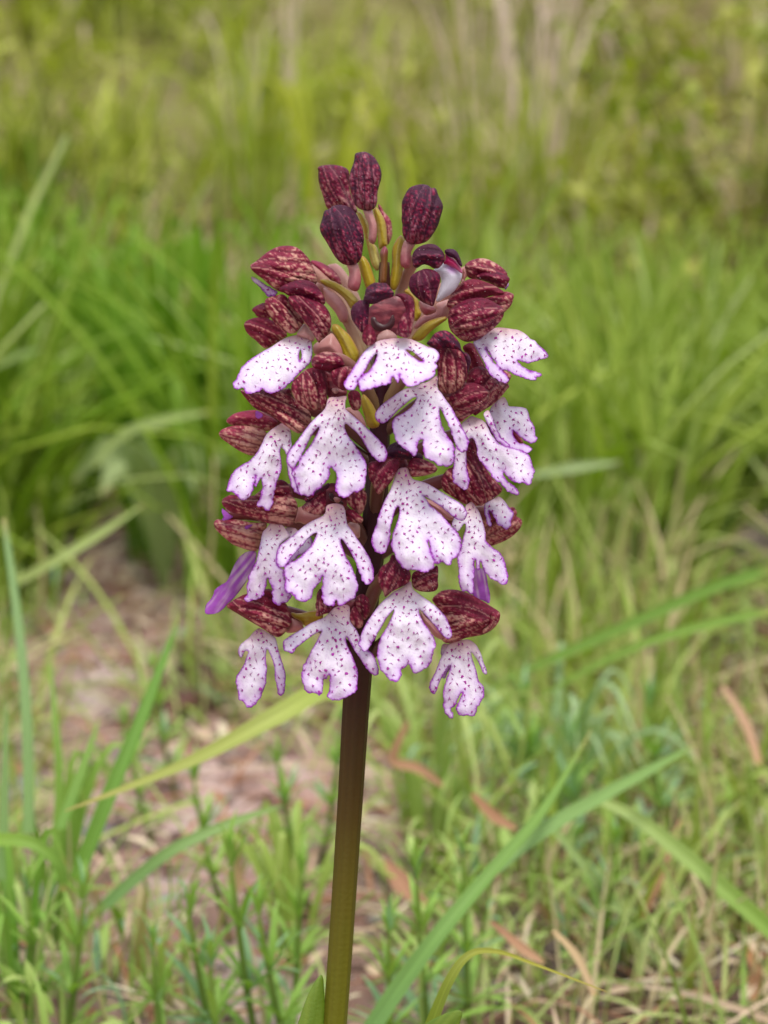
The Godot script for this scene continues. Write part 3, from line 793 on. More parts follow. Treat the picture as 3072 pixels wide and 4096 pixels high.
	grow("flower", 8, [
		["dorsal_sepal", "sepal", 5.5, {"b": 2.2, "t": 0.8, "p": 0.15, "a": 90}, "line", [1009,1989,1051,1953,1099,1925,1120,1916,1144,1925,1165,1950,1175,1989,1169,2010,1111,2016,1051,2010]],
		["lateral_sepal", "sepal", 7, {"b": 2.6, "t": 0.9, "p": 0.5, "a": 25}, "line", [884,2007,894,1992,924,1977,967,1983,1009,1983,1051,1977,1096,1974,1141,1983,1175,1989,1187,2007,1193,2034,1187,2061,1175,2094,1165,2106,1129,2100,1081,2094,1051,2088,1009,2073,967,2061,924,2049,894,2028]],
		["spur", "spur", 4.5, {"b": 1.5}, "line", [1181,2034,1214,2022,1244,2037,1286,2058,1292,2082,1256,2097,1220,2100,1196,2088,1175,2097]],
		["lip", "lip", 7.2, {"b": 0.5, "gy": 0.22}, "line", [1069,2110,1085,2086,1125,2096,1142,2113,1163,2145,1139,2162,1120,2175,1115,2194,1109,2221,1107,2251,1115,2270,1134,2275,1136,2292,1136,2313,1147,2322,1139,2346,1147,2368,1165,2376,1165,2392,1155,2406,1131,2411,1120,2422,1101,2419,1090,2406,1086,2373,1089,2343,1082,2332,1074,2330,1071,2308,1067,2335,1060,2362,1050,2387,1031,2398,1012,2400,993,2410,979,2400,976,2392,990,2379,984,2362,990,2330,995,2300,1012,2270,1025,2246,1033,2208,1041,2172,1047,2140,1052,2124]],
		["lip", "lip", 7, {"b": 0.3, "gy": 0.1}, "line", [1136,2110,1180,2110,1191,2124,1223,2145,1250,2151,1250,2210,1223,2210,1193,2224,1161,2254,1142,2262,1153,2238,1180,2202,1161,2167,1153,2140]],
	])
	grow("flower", 2, [
		["petal", "lipback", 4.2, {"b": 0.2}, "line", [887,2031,898,2040,917,2056,936,2067,914,2080,884,2083,895,2067,887,2053]],
		["dorsal_sepal", "sepal", 2, {"b": 2.6, "t": 1.5, "p": 0.75, "a": 40}, "line", [853,2091,868,2075,890,2080,936,2075,963,2080,1012,2091,1069,2088,1066,2113,1055,2134,1044,2167,1033,2205,995,2202,963,2191,930,2178,903,2156,879,2134,860,2115]],
		["petal", "lipback", 5, {"b": 0.2}, "line", [976,2105,1006,2096,1014,2099,990,2118,982,2118]],
		["lip", "lipback", 1.5, {"b": 0.4, "gy": 0.1, "s": 1}, "line", [987,2205,1028,2202,1022,2248,1006,2284,993,2313,974,2343,952,2373,930,2398,908,2417,900,2430,868,2455,824,2459,818,2446,824,2417,841,2400,854,2379,857,2360,881,2341,908,2327,922,2294,938,2257,957,2227]],
	])
	grow("flower", 15, [
		["lateral_sepal", "sepal", 14, {"b": 1.6, "t": 0.7, "p": 0.5, "a": 110}, "line", [1205,2027,1219,2015,1240,1996,1267,1972,1291,1945,1306,1951,1306,1999,1306,2045,1291,2063,1261,2060,1231,2051,1210,2039]],
		["dorsal_sepal", "sepal", 15, {"b": 0.8, "t": 0.1, "p": 0.1, "a": 90}, "line", [1216,1990,1249,1975,1285,1948,1318,1927,1321,1948,1291,1969,1261,1987,1237,2008,1222,2012]],
		["lateral_sepal", "sepal", 12.8, {"b": 1.6, "t": 0.8, "p": 0.45, "a": 60}, "line", [1381,1984,1399,1972,1427,1957,1454,1954,1469,1978,1466,2012,1457,2039,1442,2063,1418,2045,1396,2021,1384,2002]],
		["petal", "sepal", 13.8, {"b": 1, "t": 0.9, "p": 0.4, "a": 90}, "line", [1378,2045,1390,2036,1409,2036,1427,2051,1451,2069,1454,2084,1442,2096,1421,2093,1399,2087,1381,2075]],
		["petal", "inner", 11.5, {"b": 0.5, "t": 0.3}, "line", [1300,1936,1339,1930,1366,1945,1387,1990,1390,2027,1360,2030,1300,2030]],
		["column", "column", 12.6, {"b": 0.5}, "line", [1315,1972,1333,1972,1338,1990,1369,2005,1381,2021,1351,2012,1321,2002,1315,1990]],
		["column", "throat", 13.4, {"b": 0.5, "r": 0.7}, "line", [1333,1990,1345,1986,1365,1996,1360,2008,1345,2012,1336,2002]],
		["lip", "lip", 14.2, {"b": 0.6, "gy": 0.3}, "line", [1303,2021,1339,2012,1369,2018,1381,2036,1384,2069,1390,2099,1409,2123,1430,2156,1451,2186,1469,2213,1484,2241,1493,2268,1497,2295,1493,2319,1481,2337,1463,2340,1448,2322,1439,2295,1427,2262,1415,2232,1399,2204,1381,2174,1363,2150,1363,2171,1372,2195,1381,2219,1396,2247,1409,2274,1421,2301,1430,2328,1434,2355,1427,2370,1421,2391,1399,2403,1378,2418,1357,2424,1348,2412,1345,2400,1333,2424,1318,2427,1300,2415,1288,2391,1285,2361,1291,2328,1292,2301,1279,2334,1258,2346,1255,2370,1243,2394,1225,2406,1201,2409,1182,2397,1173,2376,1152,2372,1137,2355,1139,2331,1143,2319,1136,2301,1137,2271,1149,2256,1176,2244,1204,2225,1228,2201,1249,2177,1261,2150,1270,2129,1249,2138,1228,2159,1207,2186,1182,2210,1161,2235,1149,2259,1128,2271,1113,2268,1104,2247,1104,2222,1113,2189,1134,2168,1161,2150,1192,2123,1225,2096,1258,2078,1288,2066,1302,2051]],
		["spur", "throat", 9, {"b": 1.2}, "line", [1390,2087,1442,2093,1440,2159,1415,2141,1393,2111]],
	])
	grow("flower", 16, [
		["lateral_sepal", "sepal", 15.4, {"b": 2, "t": 0.7, "p": 0.25, "a": 120}, "line", [1471,1872,1474,1848,1510,1842,1550,1836,1583,1833,1601,1848,1595,1872,1580,1899,1565,1930,1538,1957,1516,1981,1504,1969,1492,1939,1476,1915]],
		["dorsal_sepal", "sepal", 13, {"b": 1.8, "t": 0.05, "p": 0.04, "a": 90}, "line", [1535,1818,1553,1782,1589,1764,1631,1782,1661,1806,1691,1818,1694,1842,1661,1848,1631,1836,1589,1845,1547,1845]],
		["lateral_sepal", "sepal", 14, {"b": 1.5, "t": 0.8, "p": 0.45, "a": 80}, "line", [1631,1851,1649,1830,1682,1833,1709,1842,1733,1854,1752,1875,1742,1890,1706,1902,1667,1908,1643,1908,1632,1878]],
		["petal", "inner", 11.5, {"b": 0.5, "t": 0.3}, "line", [1589,1833,1625,1833,1637,1875,1613,1887,1589,1881]],
		["lip", "lip", 14.4, {"b": 0.6, "gy": 0.3}, "line", [1580,1899,1595,1872,1631,1869,1640,1899,1652,1918,1679,1924,1709,1933,1739,1951,1773,1972,1803,1990,1836,2008,1857,2026,1869,2050,1866,2071,1851,2085,1830,2080,1809,2065,1788,2047,1767,2029,1739,2011,1712,1993,1685,1978,1706,1996,1721,2023,1745,2038,1770,2062,1791,2089,1812,2110,1833,2132,1845,2156,1848,2180,1842,2201,1833,2222,1818,2234,1807,2243,1806,2258,1788,2263,1770,2249,1761,2246,1758,2255,1742,2258,1733,2234,1718,2189,1712,2156,1721,2201,1738,2246,1738,2270,1718,2285,1691,2288,1664,2279,1631,2281,1607,2267,1589,2243,1577,2216,1565,2192,1565,2159,1574,2125,1586,2095,1595,2068,1598,2047,1595,2023,1583,2035,1574,2065,1565,2098,1562,2141,1556,2174,1547,2204,1525,2219,1504,2207,1489,2186,1483,2159,1492,2132,1504,2104,1510,2074,1522,2041,1532,2014,1547,1984,1559,1966,1568,1942,1574,1921]],
		["spur", "spur", 7, {"b": 1.4}, "line", [1691,1993,1721,1999,1767,2023,1806,2059,1821,2080,1794,2083,1752,2050,1709,2023]],
	])
	grow("flower", 8, [
		["dorsal_sepal", "sepal", 6, {"b": 2.8, "t": 0.8, "p": 0.4, "a": 110}, "line", [1764,1914,1774,1895,1793,1873,1812,1868,1841,1833,1868,1773,1887,1749,1906,1762,1917,1833,1939,1865,1966,1909,1993,1933,2012,1955,2004,1971,1977,1993,1950,2009,1923,2022,1901,2025,1879,2012,1860,2020,1836,2004,1806,1985,1774,1966,1764,1947]],
		["lip", "lip", 7.5, {"b": 0.5, "gy": 0.3}, "line", [1860,2023,1878,2009,1889,2006,1901,2023,1916,2044,1925,2067,1933,2094,1939,2115,1944,2138,1942,2162,1954,2176,1972,2191,1992,2203,2010,2223,2019,2247,2027,2270,2030,2291,2035,2317,2025,2335,2013,2339,1992,2329,1966,2317,1948,2303,1933,2276,1925,2253,1920,2244,1919,2261,1916,2285,1908,2282,1904,2256,1901,2235,1898,2261,1897,2291,1895,2320,1898,2356,1889,2379,1875,2373,1869,2364,1851,2367,1839,2350,1833,2326,1833,2291,1835,2261,1829,2238,1832,2217,1842,2197,1848,2167,1854,2141,1863,2115,1863,2094,1854,2097,1839,2120,1831,2129,1816,2115,1806,2100,1810,2082,1819,2067,1836,2056,1860,2044]],
	])
	grow("flower", 1, [
		["lip", "lip", 4, {"b": 0.4, "gy": 0.3}, "line", [1936,2015,1960,2003,1983,1991,1995,1984,2013,1997,2027,2015,2033,2026,2045,2038,2057,2050,2054,2067,2045,2085,2042,2109,2030,2117,2010,2112,1992,2100,1980,2079,1972,2062,1957,2041,1954,2050,1963,2076,1967,2097,1963,2110,1954,2106,1945,2082,1936,2056]],
		["dorsal_sepal", "sepal", 0, {"b": 2.4, "t": 1.2, "p": 0.55, "a": 160}, "line", [1913,2015,1960,2015,2025,2032,2054,2026,2066,2041,2069,2056,2063,2065,2077,2070,2089,2082,2088,2100,2074,2123,2048,2147,2019,2164,1983,2179,1966,2185,1948,2173,1936,2132,1919,2073]],
		["lip", "lipback", 2, {"b": 0.4, "s": 1}, "line", [1892,2273,1913,2273,1936,2273,1948,2308,1951,2338,1960,2373,1961,2400,1957,2417,1936,2403,1907,2394,1889,2385]],
	])
	grow("flower", 5, [
		["dorsal_sepal", "sepal", 3, {"b": 2.8, "t": 1.1, "p": 0.2, "a": 150}, "line", [1725,2398,1741,2381,1763,2364,1790,2357,1823,2358,1855,2365,1891,2381,1920,2398,1947,2414,1972,2430,1991,2441,2003,2455,1996,2484,1983,2506,1961,2525,1931,2540,1899,2545,1861,2552,1834,2566,1812,2573,1790,2574,1771,2568,1768,2549,1779,2490,1763,2455,1744,2422]],
		["lateral_sepal", "sepal", 5, {"b": 1.9, "t": 1, "p": 0.55, "a": 170}, "line", [1774,2463,1806,2444,1844,2441,1877,2446,1909,2457,1945,2471,1960,2479,1952,2501,1928,2514,1901,2525,1877,2541,1855,2555,1828,2568,1801,2574,1771,2567,1768,2552,1779,2517,1777,2490]],
		["petal", "sepal", 4.6, {"b": 0.9, "t": 1.2, "p": 0.75, "a": 90}, "line", [1961,2452,1985,2444,2003,2455,1996,2487,1980,2509,1947,2531,1931,2536,1928,2517,1953,2501,1961,2479]],
		["lip", "lip", 3.4, {"b": 0.5, "gy": 0.2}, "line", [1793,2575,1823,2567,1861,2556,1882,2560,1904,2577,1918,2601,1928,2625,1934,2650,1945,2674,1950,2693,1943,2701,1931,2691,1920,2663,1909,2639,1896,2620,1884,2606,1888,2631,1899,2661,1907,2688,1912,2718,1928,2737,1937,2758,1937,2788,1923,2804,1920,2826,1908,2829,1904,2853,1899,2868,1877,2861,1855,2865,1834,2859,1821,2842,1828,2815,1847,2780,1850,2766,1836,2785,1817,2829,1804,2832,1812,2853,1815,2872,1804,2875,1790,2864,1777,2853,1771,2823,1773,2788,1773,2756,1782,2723,1796,2685,1806,2661,1796,2663,1782,2685,1766,2712,1755,2739,1748,2761,1739,2777,1725,2772,1716,2758,1716,2739,1728,2712,1744,2682,1755,2650,1768,2620,1782,2596]],
		["lip", "lip", 1.5, {"b": 0.2}, "line", [1770,2574,1793,2574,1812,2598,1812,2639,1796,2685,1779,2718,1768,2707,1782,2666,1779,2625,1762,2623,1764,2593]],
		["spur", "spur", 2.5, {"b": 1.4}, "line", [1677,2433,1699,2466,1733,2494,1769,2527,1810,2547,1810,2569,1772,2563,1733,2544,1713,2513,1688,2477]],
	])
	grow("flower", 13, [
		["lateral_sepal", "sepal", 13, {"b": 1.6, "t": 0.6, "p": 0.4, "a": 90}, "line", [1266,2380,1272,2364,1283,2350,1300,2383,1311,2416,1327,2433,1322,2450,1294,2458,1277,2466,1264,2466,1261,2458,1266,2450,1265,2416]],
		["lateral_sepal", "sepal", 11.6, {"b": 1.6, "t": 0.7, "p": 0.4, "a": 110}, "line", [1419,2392,1447,2372,1474,2389,1483,2416,1480,2450,1466,2477,1452,2480,1438,2461,1424,2433]],
		["petal", "sepal", 13.2, {"b": 1, "t": 0.9, "p": 0.45, "a": 80}, "line", [1397,2472,1402,2444,1419,2419,1438,2450,1454,2480,1452,2505,1438,2515,1422,2511,1405,2494]],
		["petal", "inner", 10.5, {"b": 0.5, "t": 0.3}, "line", [1311,2416,1350,2411,1391,2394,1427,2397,1433,2433,1411,2455,1322,2455]],
		["lip", "lip", 12.6, {"b": 0.6, "gy": 0.25}, "line", [1319,2447,1336,2430,1366,2419,1399,2419,1401,2455,1399,2480,1408,2497,1424,2516,1436,2538,1444,2566,1455,2588,1483,2608,1499,2627,1508,2652,1516,2672,1517,2691,1505,2702,1491,2703,1477,2688,1463,2669,1449,2649,1433,2622,1416,2599,1402,2572,1386,2544,1383,2558,1388,2580,1399,2602,1411,2627,1422,2652,1430,2680,1431,2710,1430,2744,1422,2769,1402,2782,1377,2796,1350,2802,1325,2799,1308,2788,1314,2766,1318,2738,1320,2702,1314,2699,1305,2715,1295,2716,1294,2733,1291,2760,1283,2782,1275,2785,1261,2771,1250,2769,1241,2774,1225,2769,1214,2749,1207,2724,1205,2694,1211,2666,1225,2641,1239,2613,1253,2588,1266,2566,1277,2544,1290,2522,1269,2530,1247,2544,1225,2561,1203,2577,1183,2594,1180,2605,1168,2617,1153,2608,1136,2605,1131,2583,1132,2563,1150,2550,1178,2533,1211,2514,1239,2494,1272,2480,1300,2469]],
	])
	grow("flower", 16, [
		["lateral_sepal", "sepal", 15.5, {"b": 2, "t": 0.6, "p": 0.35, "a": 150}, "line", [1508,2314,1516,2280,1530,2261,1555,2250,1566,2217,1577,2217,1594,2250,1622,2269,1641,2283,1645,2311,1633,2333,1600,2351,1569,2366,1550,2383,1537,2391,1536,2372,1522,2350,1514,2333]],
		["lateral_sepal", "sepal", 13.6, {"b": 1.5, "t": 0.7, "p": 0.45, "a": 100}, "line", [1645,2303,1658,2283,1705,2280,1733,2269,1752,2258,1754,2292,1751,2319,1754,2347,1744,2364,1716,2369,1680,2366,1655,2355,1647,2336]],
		["lip", "lip", 14.6, {"b": 0.6, "gy": 0.25}, "line", [1594,2358,1622,2339,1644,2319,1650,2355,1666,2369,1694,2389,1722,2408,1747,2427,1769,2450,1788,2472,1797,2499,1808,2522,1809,2544,1797,2556,1780,2552,1760,2530,1738,2502,1716,2477,1694,2452,1675,2433,1677,2455,1688,2477,1702,2499,1719,2522,1733,2544,1741,2569,1745,2588,1733,2605,1731,2630,1722,2649,1708,2671,1686,2685,1666,2696,1650,2691,1640,2669,1633,2649,1630,2655,1619,2674,1600,2682,1608,2691,1605,2707,1597,2727,1577,2730,1558,2721,1541,2699,1525,2685,1516,2669,1508,2638,1511,2605,1511,2580,1519,2555,1536,2527,1550,2502,1564,2475,1575,2450,1577,2436,1564,2450,1547,2472,1533,2497,1516,2524,1500,2555,1486,2577,1475,2599,1455,2608,1442,2591,1431,2577,1439,2558,1447,2527,1464,2494,1486,2461,1508,2430,1533,2402,1555,2383,1577,2364]],
	])
	grow("flower", 7, [
		["dorsal_sepal", "sepal", 5, {"b": 2.8, "t": 1, "p": 0.12, "a": 90}, "line", [901,2426,925,2405,948,2392,980,2376,1027,2363,1061,2355,1084,2355,1116,2387,1145,2413,1155,2436,1166,2463,1168,2489,1158,2512,1140,2531,1119,2550,1098,2546,1074,2531,1048,2512,1024,2499,993,2481,964,2463,932,2444]],
		["lateral_sepal", "sepal", 7, {"b": 1.8, "t": 1, "p": 0.5, "a": 35}, "line", [943,2443,969,2426,1027,2422,1079,2426,1116,2442,1150,2457,1167,2478,1163,2504,1145,2525,1117,2550,1095,2544,1069,2525,1037,2507,1006,2483,969,2463]],
		["spur", "spur", 4, {"b": 1.3}, "line", [1158,2468,1189,2481,1210,2499,1218,2512,1195,2525,1168,2533,1140,2531,1153,2510]],
		["lip", "lip", 6.2, {"b": 0.5, "gy": 0.15}, "line", [1032,2512,1048,2515,1074,2533,1100,2546,1108,2570,1113,2596,1121,2625,1132,2659,1142,2691,1142,2719,1140,2751,1134,2777,1124,2785,1111,2774,1105,2746,1100,2709,1098,2672,1090,2641,1079,2615,1071,2596,1067,2596,1063,2628,1066,2659,1069,2680,1067,2709,1063,2740,1053,2767,1040,2793,1024,2814,1008,2829,990,2832,980,2819,972,2803,956,2798,951,2772,946,2746,942,2719,948,2696,967,2675,977,2654,985,2628,995,2607,982,2601,972,2620,967,2633,956,2625,951,2601,961,2578,980,2562,995,2552,1008,2533]],
	])
	grow("bract", 0, [
		["bract", "bract", 3.6, {"b": 0.8, "y": -0.3}, "line", [1160,2447,1195,2455,1247,2443,1289,2439,1294,2478,1252,2494,1218,2507,1202,2483,1171,2470]],
	])
	grow("leaf", 0, [["leaf", "leaf", 1.5, {"b": 0.7, "gx": -0.3}, "line", [1150, 4300, 1180, 4130, 1225, 3990, 1265, 3915, 1292, 3890, 1300, 4000, 1296, 4120, 1280, 4300, 1250, 4500, 1180, 4450]]])
	grow("leaf", 0, [["leaf", "leaf", 0.5, {"b": 0.6, "gx": 0.3}, "line", [1380, 4500, 1500, 4280, 1640, 4130, 1760, 4060, 1845, 4035, 1850, 4070, 1800, 4180, 1700, 4330, 1560, 4500, 1420, 4600]]])

# ---------------------------------------------------------------- grass and the rest of the meadow
# a folded strip through points, its widths in millimetres
func ribbon(p: Array, width: Array, c0: Color, c1: Color, fold := 0.2, roll := 0.0, steps := 7) -> ArrayMesh:
	var v := PackedVector3Array()
	var c := PackedColorArray()
	var idx := PackedInt32Array()
	var n := p.size()
	var rows := (n - 1) * steps + 1
	for i in rows:
		var k := mini(i / steps, n - 2)
		var t := float(i - k * steps) / steps
		var p0: Vector3 = p[maxi(k - 1, 0)]
		var p1: Vector3 = p[k]
		var p2: Vector3 = p[k + 1]
		var p3: Vector3 = p[mini(k + 2, n - 1)]
		var at := p1.cubic_interpolate(p2, p0, p3, t)
		var ahead := (p1.cubic_interpolate(p2, p0, p3, minf(t + 0.03, 1.03)) - p1.cubic_interpolate(p2, p0, p3, t - 0.03)).normalized()
		var side := ahead.cross((eye + Vector3(0, 0.25, 0.1) - at).normalized()).normalized().rotated(ahead, roll)
		var up := side.cross(ahead)
		var w: float = lerpf(width[k], width[k + 1], t) * 0.0005
		var cc := c0.lerp(c1, float(i) / (rows - 1))
		var worn := clampf((float(i) / (rows - 1) - 0.9) * 8.0, 0, 0.7)
		for s in 9:
			var q := s / 4.0 - 1.0
			v.append(at + side * w * q + up * w * fold * (absf(q) * 1.2 - 0.5))
			var rib := (1.2 if s == 4 else (0.9 if s % 2 else 1.04)) + 0.18 * nz.get_noise_2d(s * 60.0 + width[0] * 99.0, i * 7.0)
			c.append(Color(cc.r * rib, cc.g * rib, cc.b * rib).lerp(lin(176, 150, 92), worn))
		if i:
			for s in 8:
				var b := (i - 1) * 9 + s
				idx.append_array([b, b + 9, b + 1, b + 1, b + 9, b + 10])
	return build_mesh(v, c, idx)

# one blade of unit height and unit width; bend says how far its tip leans
func blade_mesh(bend: float, droop: float, wide := 0.45) -> ArrayMesh:
	var v := PackedVector3Array()
	var c := PackedColorArray()
	var idx := PackedInt32Array()
	var rows := 7
	for i in rows:
		var t := float(i) / (rows - 1)
		var w := (0.75 + 0.5 * sin(t * 2.4)) * (1.0 - pow(t, 3.0)) * wide + 0.02
		var z := bend * t * t
		var y := t - droop * t * t * t
		for s in 3:
			v.append(Vector3((s - 1) * w, y, z + (0.0 if s == 1 else 0.012)))
			c.append(Color(1, 1, 1).lerp(Color(1.25, 1.05, 0.9), clampf(1.0 - t * 4.0, 0, 1)))
		if i:
			for s in 2:
				var b := (i - 1) * 3 + s
				idx.append_array([b, b + 3, b + 1, b + 1, b + 3, b + 4])
	return build_mesh(v, c, idx)

func leaf_mesh(long: float, wide: float, arch: float) -> ArrayMesh:      # a small leaf along +z
	var v := PackedVector3Array()
	var c := PackedColorArray()
	var idx := PackedInt32Array()
	for i in 7:
		var t := i / 6.0
		var w := wide * 0.5 * sin(PI * pow(t, 0.8)) + 0.00008
		for s in 3:
			v.append(Vector3((s - 1) * w, arch * sin(t * 2.2) * long + absf(s - 1.0) * w * 0.4, t * long))
			c.append(Color(0.92, 1, 0.9) if s == 1 else Color(1, 1, 1))
		if i:
			for s in 2:
				var b := (i - 1) * 3 + s
				idx.append_array([b, b + 3, b + 1, b + 1, b + 3, b + 4])
	return build_mesh(v, c, idx)

func pebble_mesh(k: int) -> ArrayMesh:
	var s := SphereMesh.new()
	s.radius = 0.5
	s.height = 1.0
	s.radial_segments = 20
	s.rings = 12
	var a := s.get_mesh_arrays()
	var v: PackedVector3Array = a[Mesh.ARRAY_VERTEX]
	var c := PackedColorArray()
	for i in v.size():
		var q := v[i]
		v[i] = q * (1.0 + 0.55 * nz.get_noise_3d(q.x * 90 + k * 50, q.y * 90, q.z * 90)) * Vector3(1, 0.62, 0.8)
		var n := nz.get_noise_3d(q.x * 200 + k * 31, q.y * 200, q.z * 200)
		c.append(Color.WHITE * (1.0 + n * 0.5))
	return build_mesh(v, c, a[Mesh.ARRAY_INDEX])

func scatter(called: String, meshes: Array, mat: Material, xf: Array, tint: Array) -> void:
	var root := base(called, Vector3.ZERO)
	root.set_meta("kind", "stuff")
	for k in meshes.size():
		var mm := MultiMesh.new()
		mm.transform_format = MultiMesh.TRANSFORM_3D
		mm.use_colors = true
		mm.mesh = meshes[k]
		var n := 0
		for i in xf.size():
			if i % meshes.size() == k: n += 1
		mm.instance_count = n
		n = 0
		for i in xf.size():
			if i % meshes.size() == k:
				mm.set_instance_transform(n, xf[i])
				mm.set_instance_color(n, tint[i])
				n += 1
		var o := MultiMeshInstance3D.new()
		o.name = "blades"
		o.multimesh = mm
		o.material_override = mat
		o.set_meta("kind", "stuff")
		root.add_child(o, true)

func blade_at(x: float, d: float, tall: float, wide: float, lean: float, yaw: float) -> Transform3D:
	var b := Basis(Vector3.UP, yaw) * Basis(Vector3.RIGHT, lean)
	return Transform3D(b.scaled_local(Vector3(wide, tall, tall)), Vector3(x, ground_y(x, d) - 0.004, -d))

func bare(x: float, d: float) -> float:       # 1 on the open soil to the left
	var q := Vector2(x / d, d * 0.35)
	var best := 9.0
	var run := [Vector2(-0.15, 0.282), Vector2(-0.2, 0.18), Vector2(-0.12, 0.15), Vector2(-0.02, 0.13)]
	for k in 3:
		best = minf(best, q.distance_to(Geometry2D.get_closest_point_to_segment(q, run[k], run[k + 1])))
	return clampf(1.9 - best / 0.034 + 0.9 * nz.get_noise_2d(x * 700.0, d * 700.0), 0, 1)

func meadow() -> void:
	var blades := [blade_mesh(0.1, 0.02), blade_mesh(0.32, 0.1), blade_mesh(0.55, 0.22), blade_mesh(0.8, 0.42), blade_mesh(0.2, 0.05)]
	var xf := []
	var tint := []
	# tall lush grass
	for n in 16000:
		var d := rng.randf_range(0.66, 1.02)
		var x := rng.randf_range(-0.85, 0.85)
		if rng.randf() < bare(x, d) or absf(x / d - 0.24) < 0.045 and d < 0.8: continue
		var clump := nz.get_noise_2d(x * 420.0, d * 300.0)
		var broad := nz.get_noise_2d(x * 190.0 + 33.0, d * 230.0)
		if rng.randf() > 0.5 + clump * 1.5: continue
		var tall := rng.randf_range(0.09, 0.19) * (1.0 + clump * 0.35) * (1.05 if x < 0.05 else 0.88)
		xf.append(blade_at(x, d, tall, rng.randf_range(0.0022, 0.006), rng.randf_range(-0.35, 0.35), rng.randf() * TAU))
		var g := lin(120, 156, 24).lerp(lin(168, 184, 66), rng.randf() * rng.randf() * 1.3).lerp(lin(98, 138, 22), clampf(0.2 - broad * 2.6, 0, 0.8))
		if x > 0.0: g = g.lerp(lin(184, 196, 92), 0.45)
		if rng.randf() < 0.1: g = lin(196, 208, 130)
		tint.append(g)
	scatter("tall_grass", blades, mats.blade, xf, tint)
	# shorter, softer grass to the right and round the plant
	xf = []
	tint = []
	for n in 7500:
		var d := rng.randf_range(0.36, 0.72)
		var x := rng.randf_range(-0.34, 0.42)
		if rng.randf() < bare(x, d) * 1.1 or absf(x / d - 0.24) < 0.045 and d > 0.5: continue
		var right := clampf((x + 0.02) * 9.0, 0, 1)
		if rng.randf() > 0.16 + right * 0.75 * clampf((d - 0.36) * 5.0, 0.1, 1): continue
		var tall := rng.randf_range(0.04, 0.1) * lerpf(0.6, 1.1, clampf((d - 0.36) * 3.5, 0, 1))
		xf.append(blade_at(x, d, tall, rng.randf_range(0.0012, 0.0032), rng.randf_range(-0.95, 0.95), rng.randf() * TAU))
		var g := lin(150, 176, 62).lerp(lin(194, 202, 118), rng.randf())
		if rng.randf() < 0.28: g = lin(210, 190, 146)
		tint.append(g)
	scatter("short_grass", blades, mats.blade, xf, tint)
	# rough growth on the bank behind
	xf = []
	tint = []
	for n in 38000:
		var d := rng.randf_range(0.98, 2.3)
		var x := rng.randf_range(-1.3, 1.3)
		var clump := nz.get_noise_2d(x * 330.0, d * 330.0 + 90.0)
		if rng.randf() > 0.5 + clump * 1.5: continue
		var tall := rng.randf_range(0.05, 0.13) * (1.0 + clump * 0.6)
		xf.append(blade_at(x, d, tall, rng.randf_range(0.002, 0.006), rng.randf_range(-1.4, 1.4), rng.randf() * TAU))
		var g := lin(166, 178, 50).lerp(lin(208, 208, 108), rng.randf()).lerp(lin(112, 120, 40), clampf(nz.get_noise_2d(x * 260.0, d * 260.0 + 700.0) * 3.0, 0, 0.95))
		var dry := 0.27 + 0.4 * clampf(x * 4.5 / d, -0.3, 1.0) + 0.7 * nz.get_noise_2d(x * 300.0 + 40.0, d * 300.0)
		if rng.randf() < dry: g = lin(224, 208, 172).lerp(lin(200, 172, 146), rng.randf())
		if rng.randf() < 0.06: g = lin(196, 204, 50)
		tint.append(g)
	scatter("bank_grass", blades, mats.blade, xf, tint)
	# small leafy growth on the bank, thickest to the right
	xf = []
	tint = []
	for n in 5000:
		var d := rng.randf_range(0.98, 1.7)
		var x := rng.randf_range(-0.7, 0.8)
		var clump := nz.get_noise_2d(x * 380.0 + 900.0, d * 380.0)
		if rng.randf() > 0.25 + clump * 1.4 + clampf(x / d * 2.2, -0.1, 0.5): continue
		var s := rng.randf_range(0.7, 1.8)
		var b := Basis(Vector3.UP, rng.randf() * TAU) * Basis(Vector3.RIGHT, rng.randf_range(-0.9, 0.7))
		xf.append(Transform3D(b.scaled_local(Vector3.ONE * s), Vector3(x, ground_y(x, d) + rng.randf() * (0.07 + 0.12 * maxf(clump, 0)), -d)))
		tint.append(lin(178, 182, 72).lerp(lin(212, 204, 108), rng.randf()))
	scatter("bank_leaves", [leaf_mesh(0.014, 0.007, 0.1), leaf_mesh(0.02, 0.006, 0.2)], mats.blade, xf, tint)
	# ground cover: small leaves
	xf = []
	tint = []
	for n in 34000:
		var d := rng.randf_range(0.29, 1.0)
		var x := rng.randf_range(-0.5, 0.5)
		if rng.randf() < bare(x, d) * 0.97: continue
		var clump := nz.get_noise_2d(x * 600.0 + 300.0, d * 600.0)
		if rng.randf() > 0.42 + clump * 1.2 - 0.4 * clampf((x - 0.02) * 10.0, 0, 1) * clampf((0.5 - d) * 8.0, 0, 1): continue
		var b := Basis(Vector3.UP, rng.randf() * TAU) * Basis(Vector3.RIGHT, rng.randf_range(-1.2, 0.4))
		var s := rng.randf_range(0.6, 1.5)
		xf.append(Transform3D(b.scaled_local(Vector3(s, s, s)), Vector3(x, ground_y(x, d) + rng.randf() * 0.03 * (0.6 + clump), -d)))
		var g := lin(152, 180, 84).lerp(lin(192, 204, 126), rng.randf())
		if rng.randf() < 0.15: g = lin(146, 176, 140)
		tint.append(g)
	scatter("ground_cover", [leaf_mesh(0.009, 0.0016, 0.2), leaf_mesh(0.006, 0.0022, 0.1), leaf_mesh(0.014, 0.0012, 0.3)], mats.blade, xf, tint)
	# wispy fine grass in the foreground
	xf = []
	tint = []
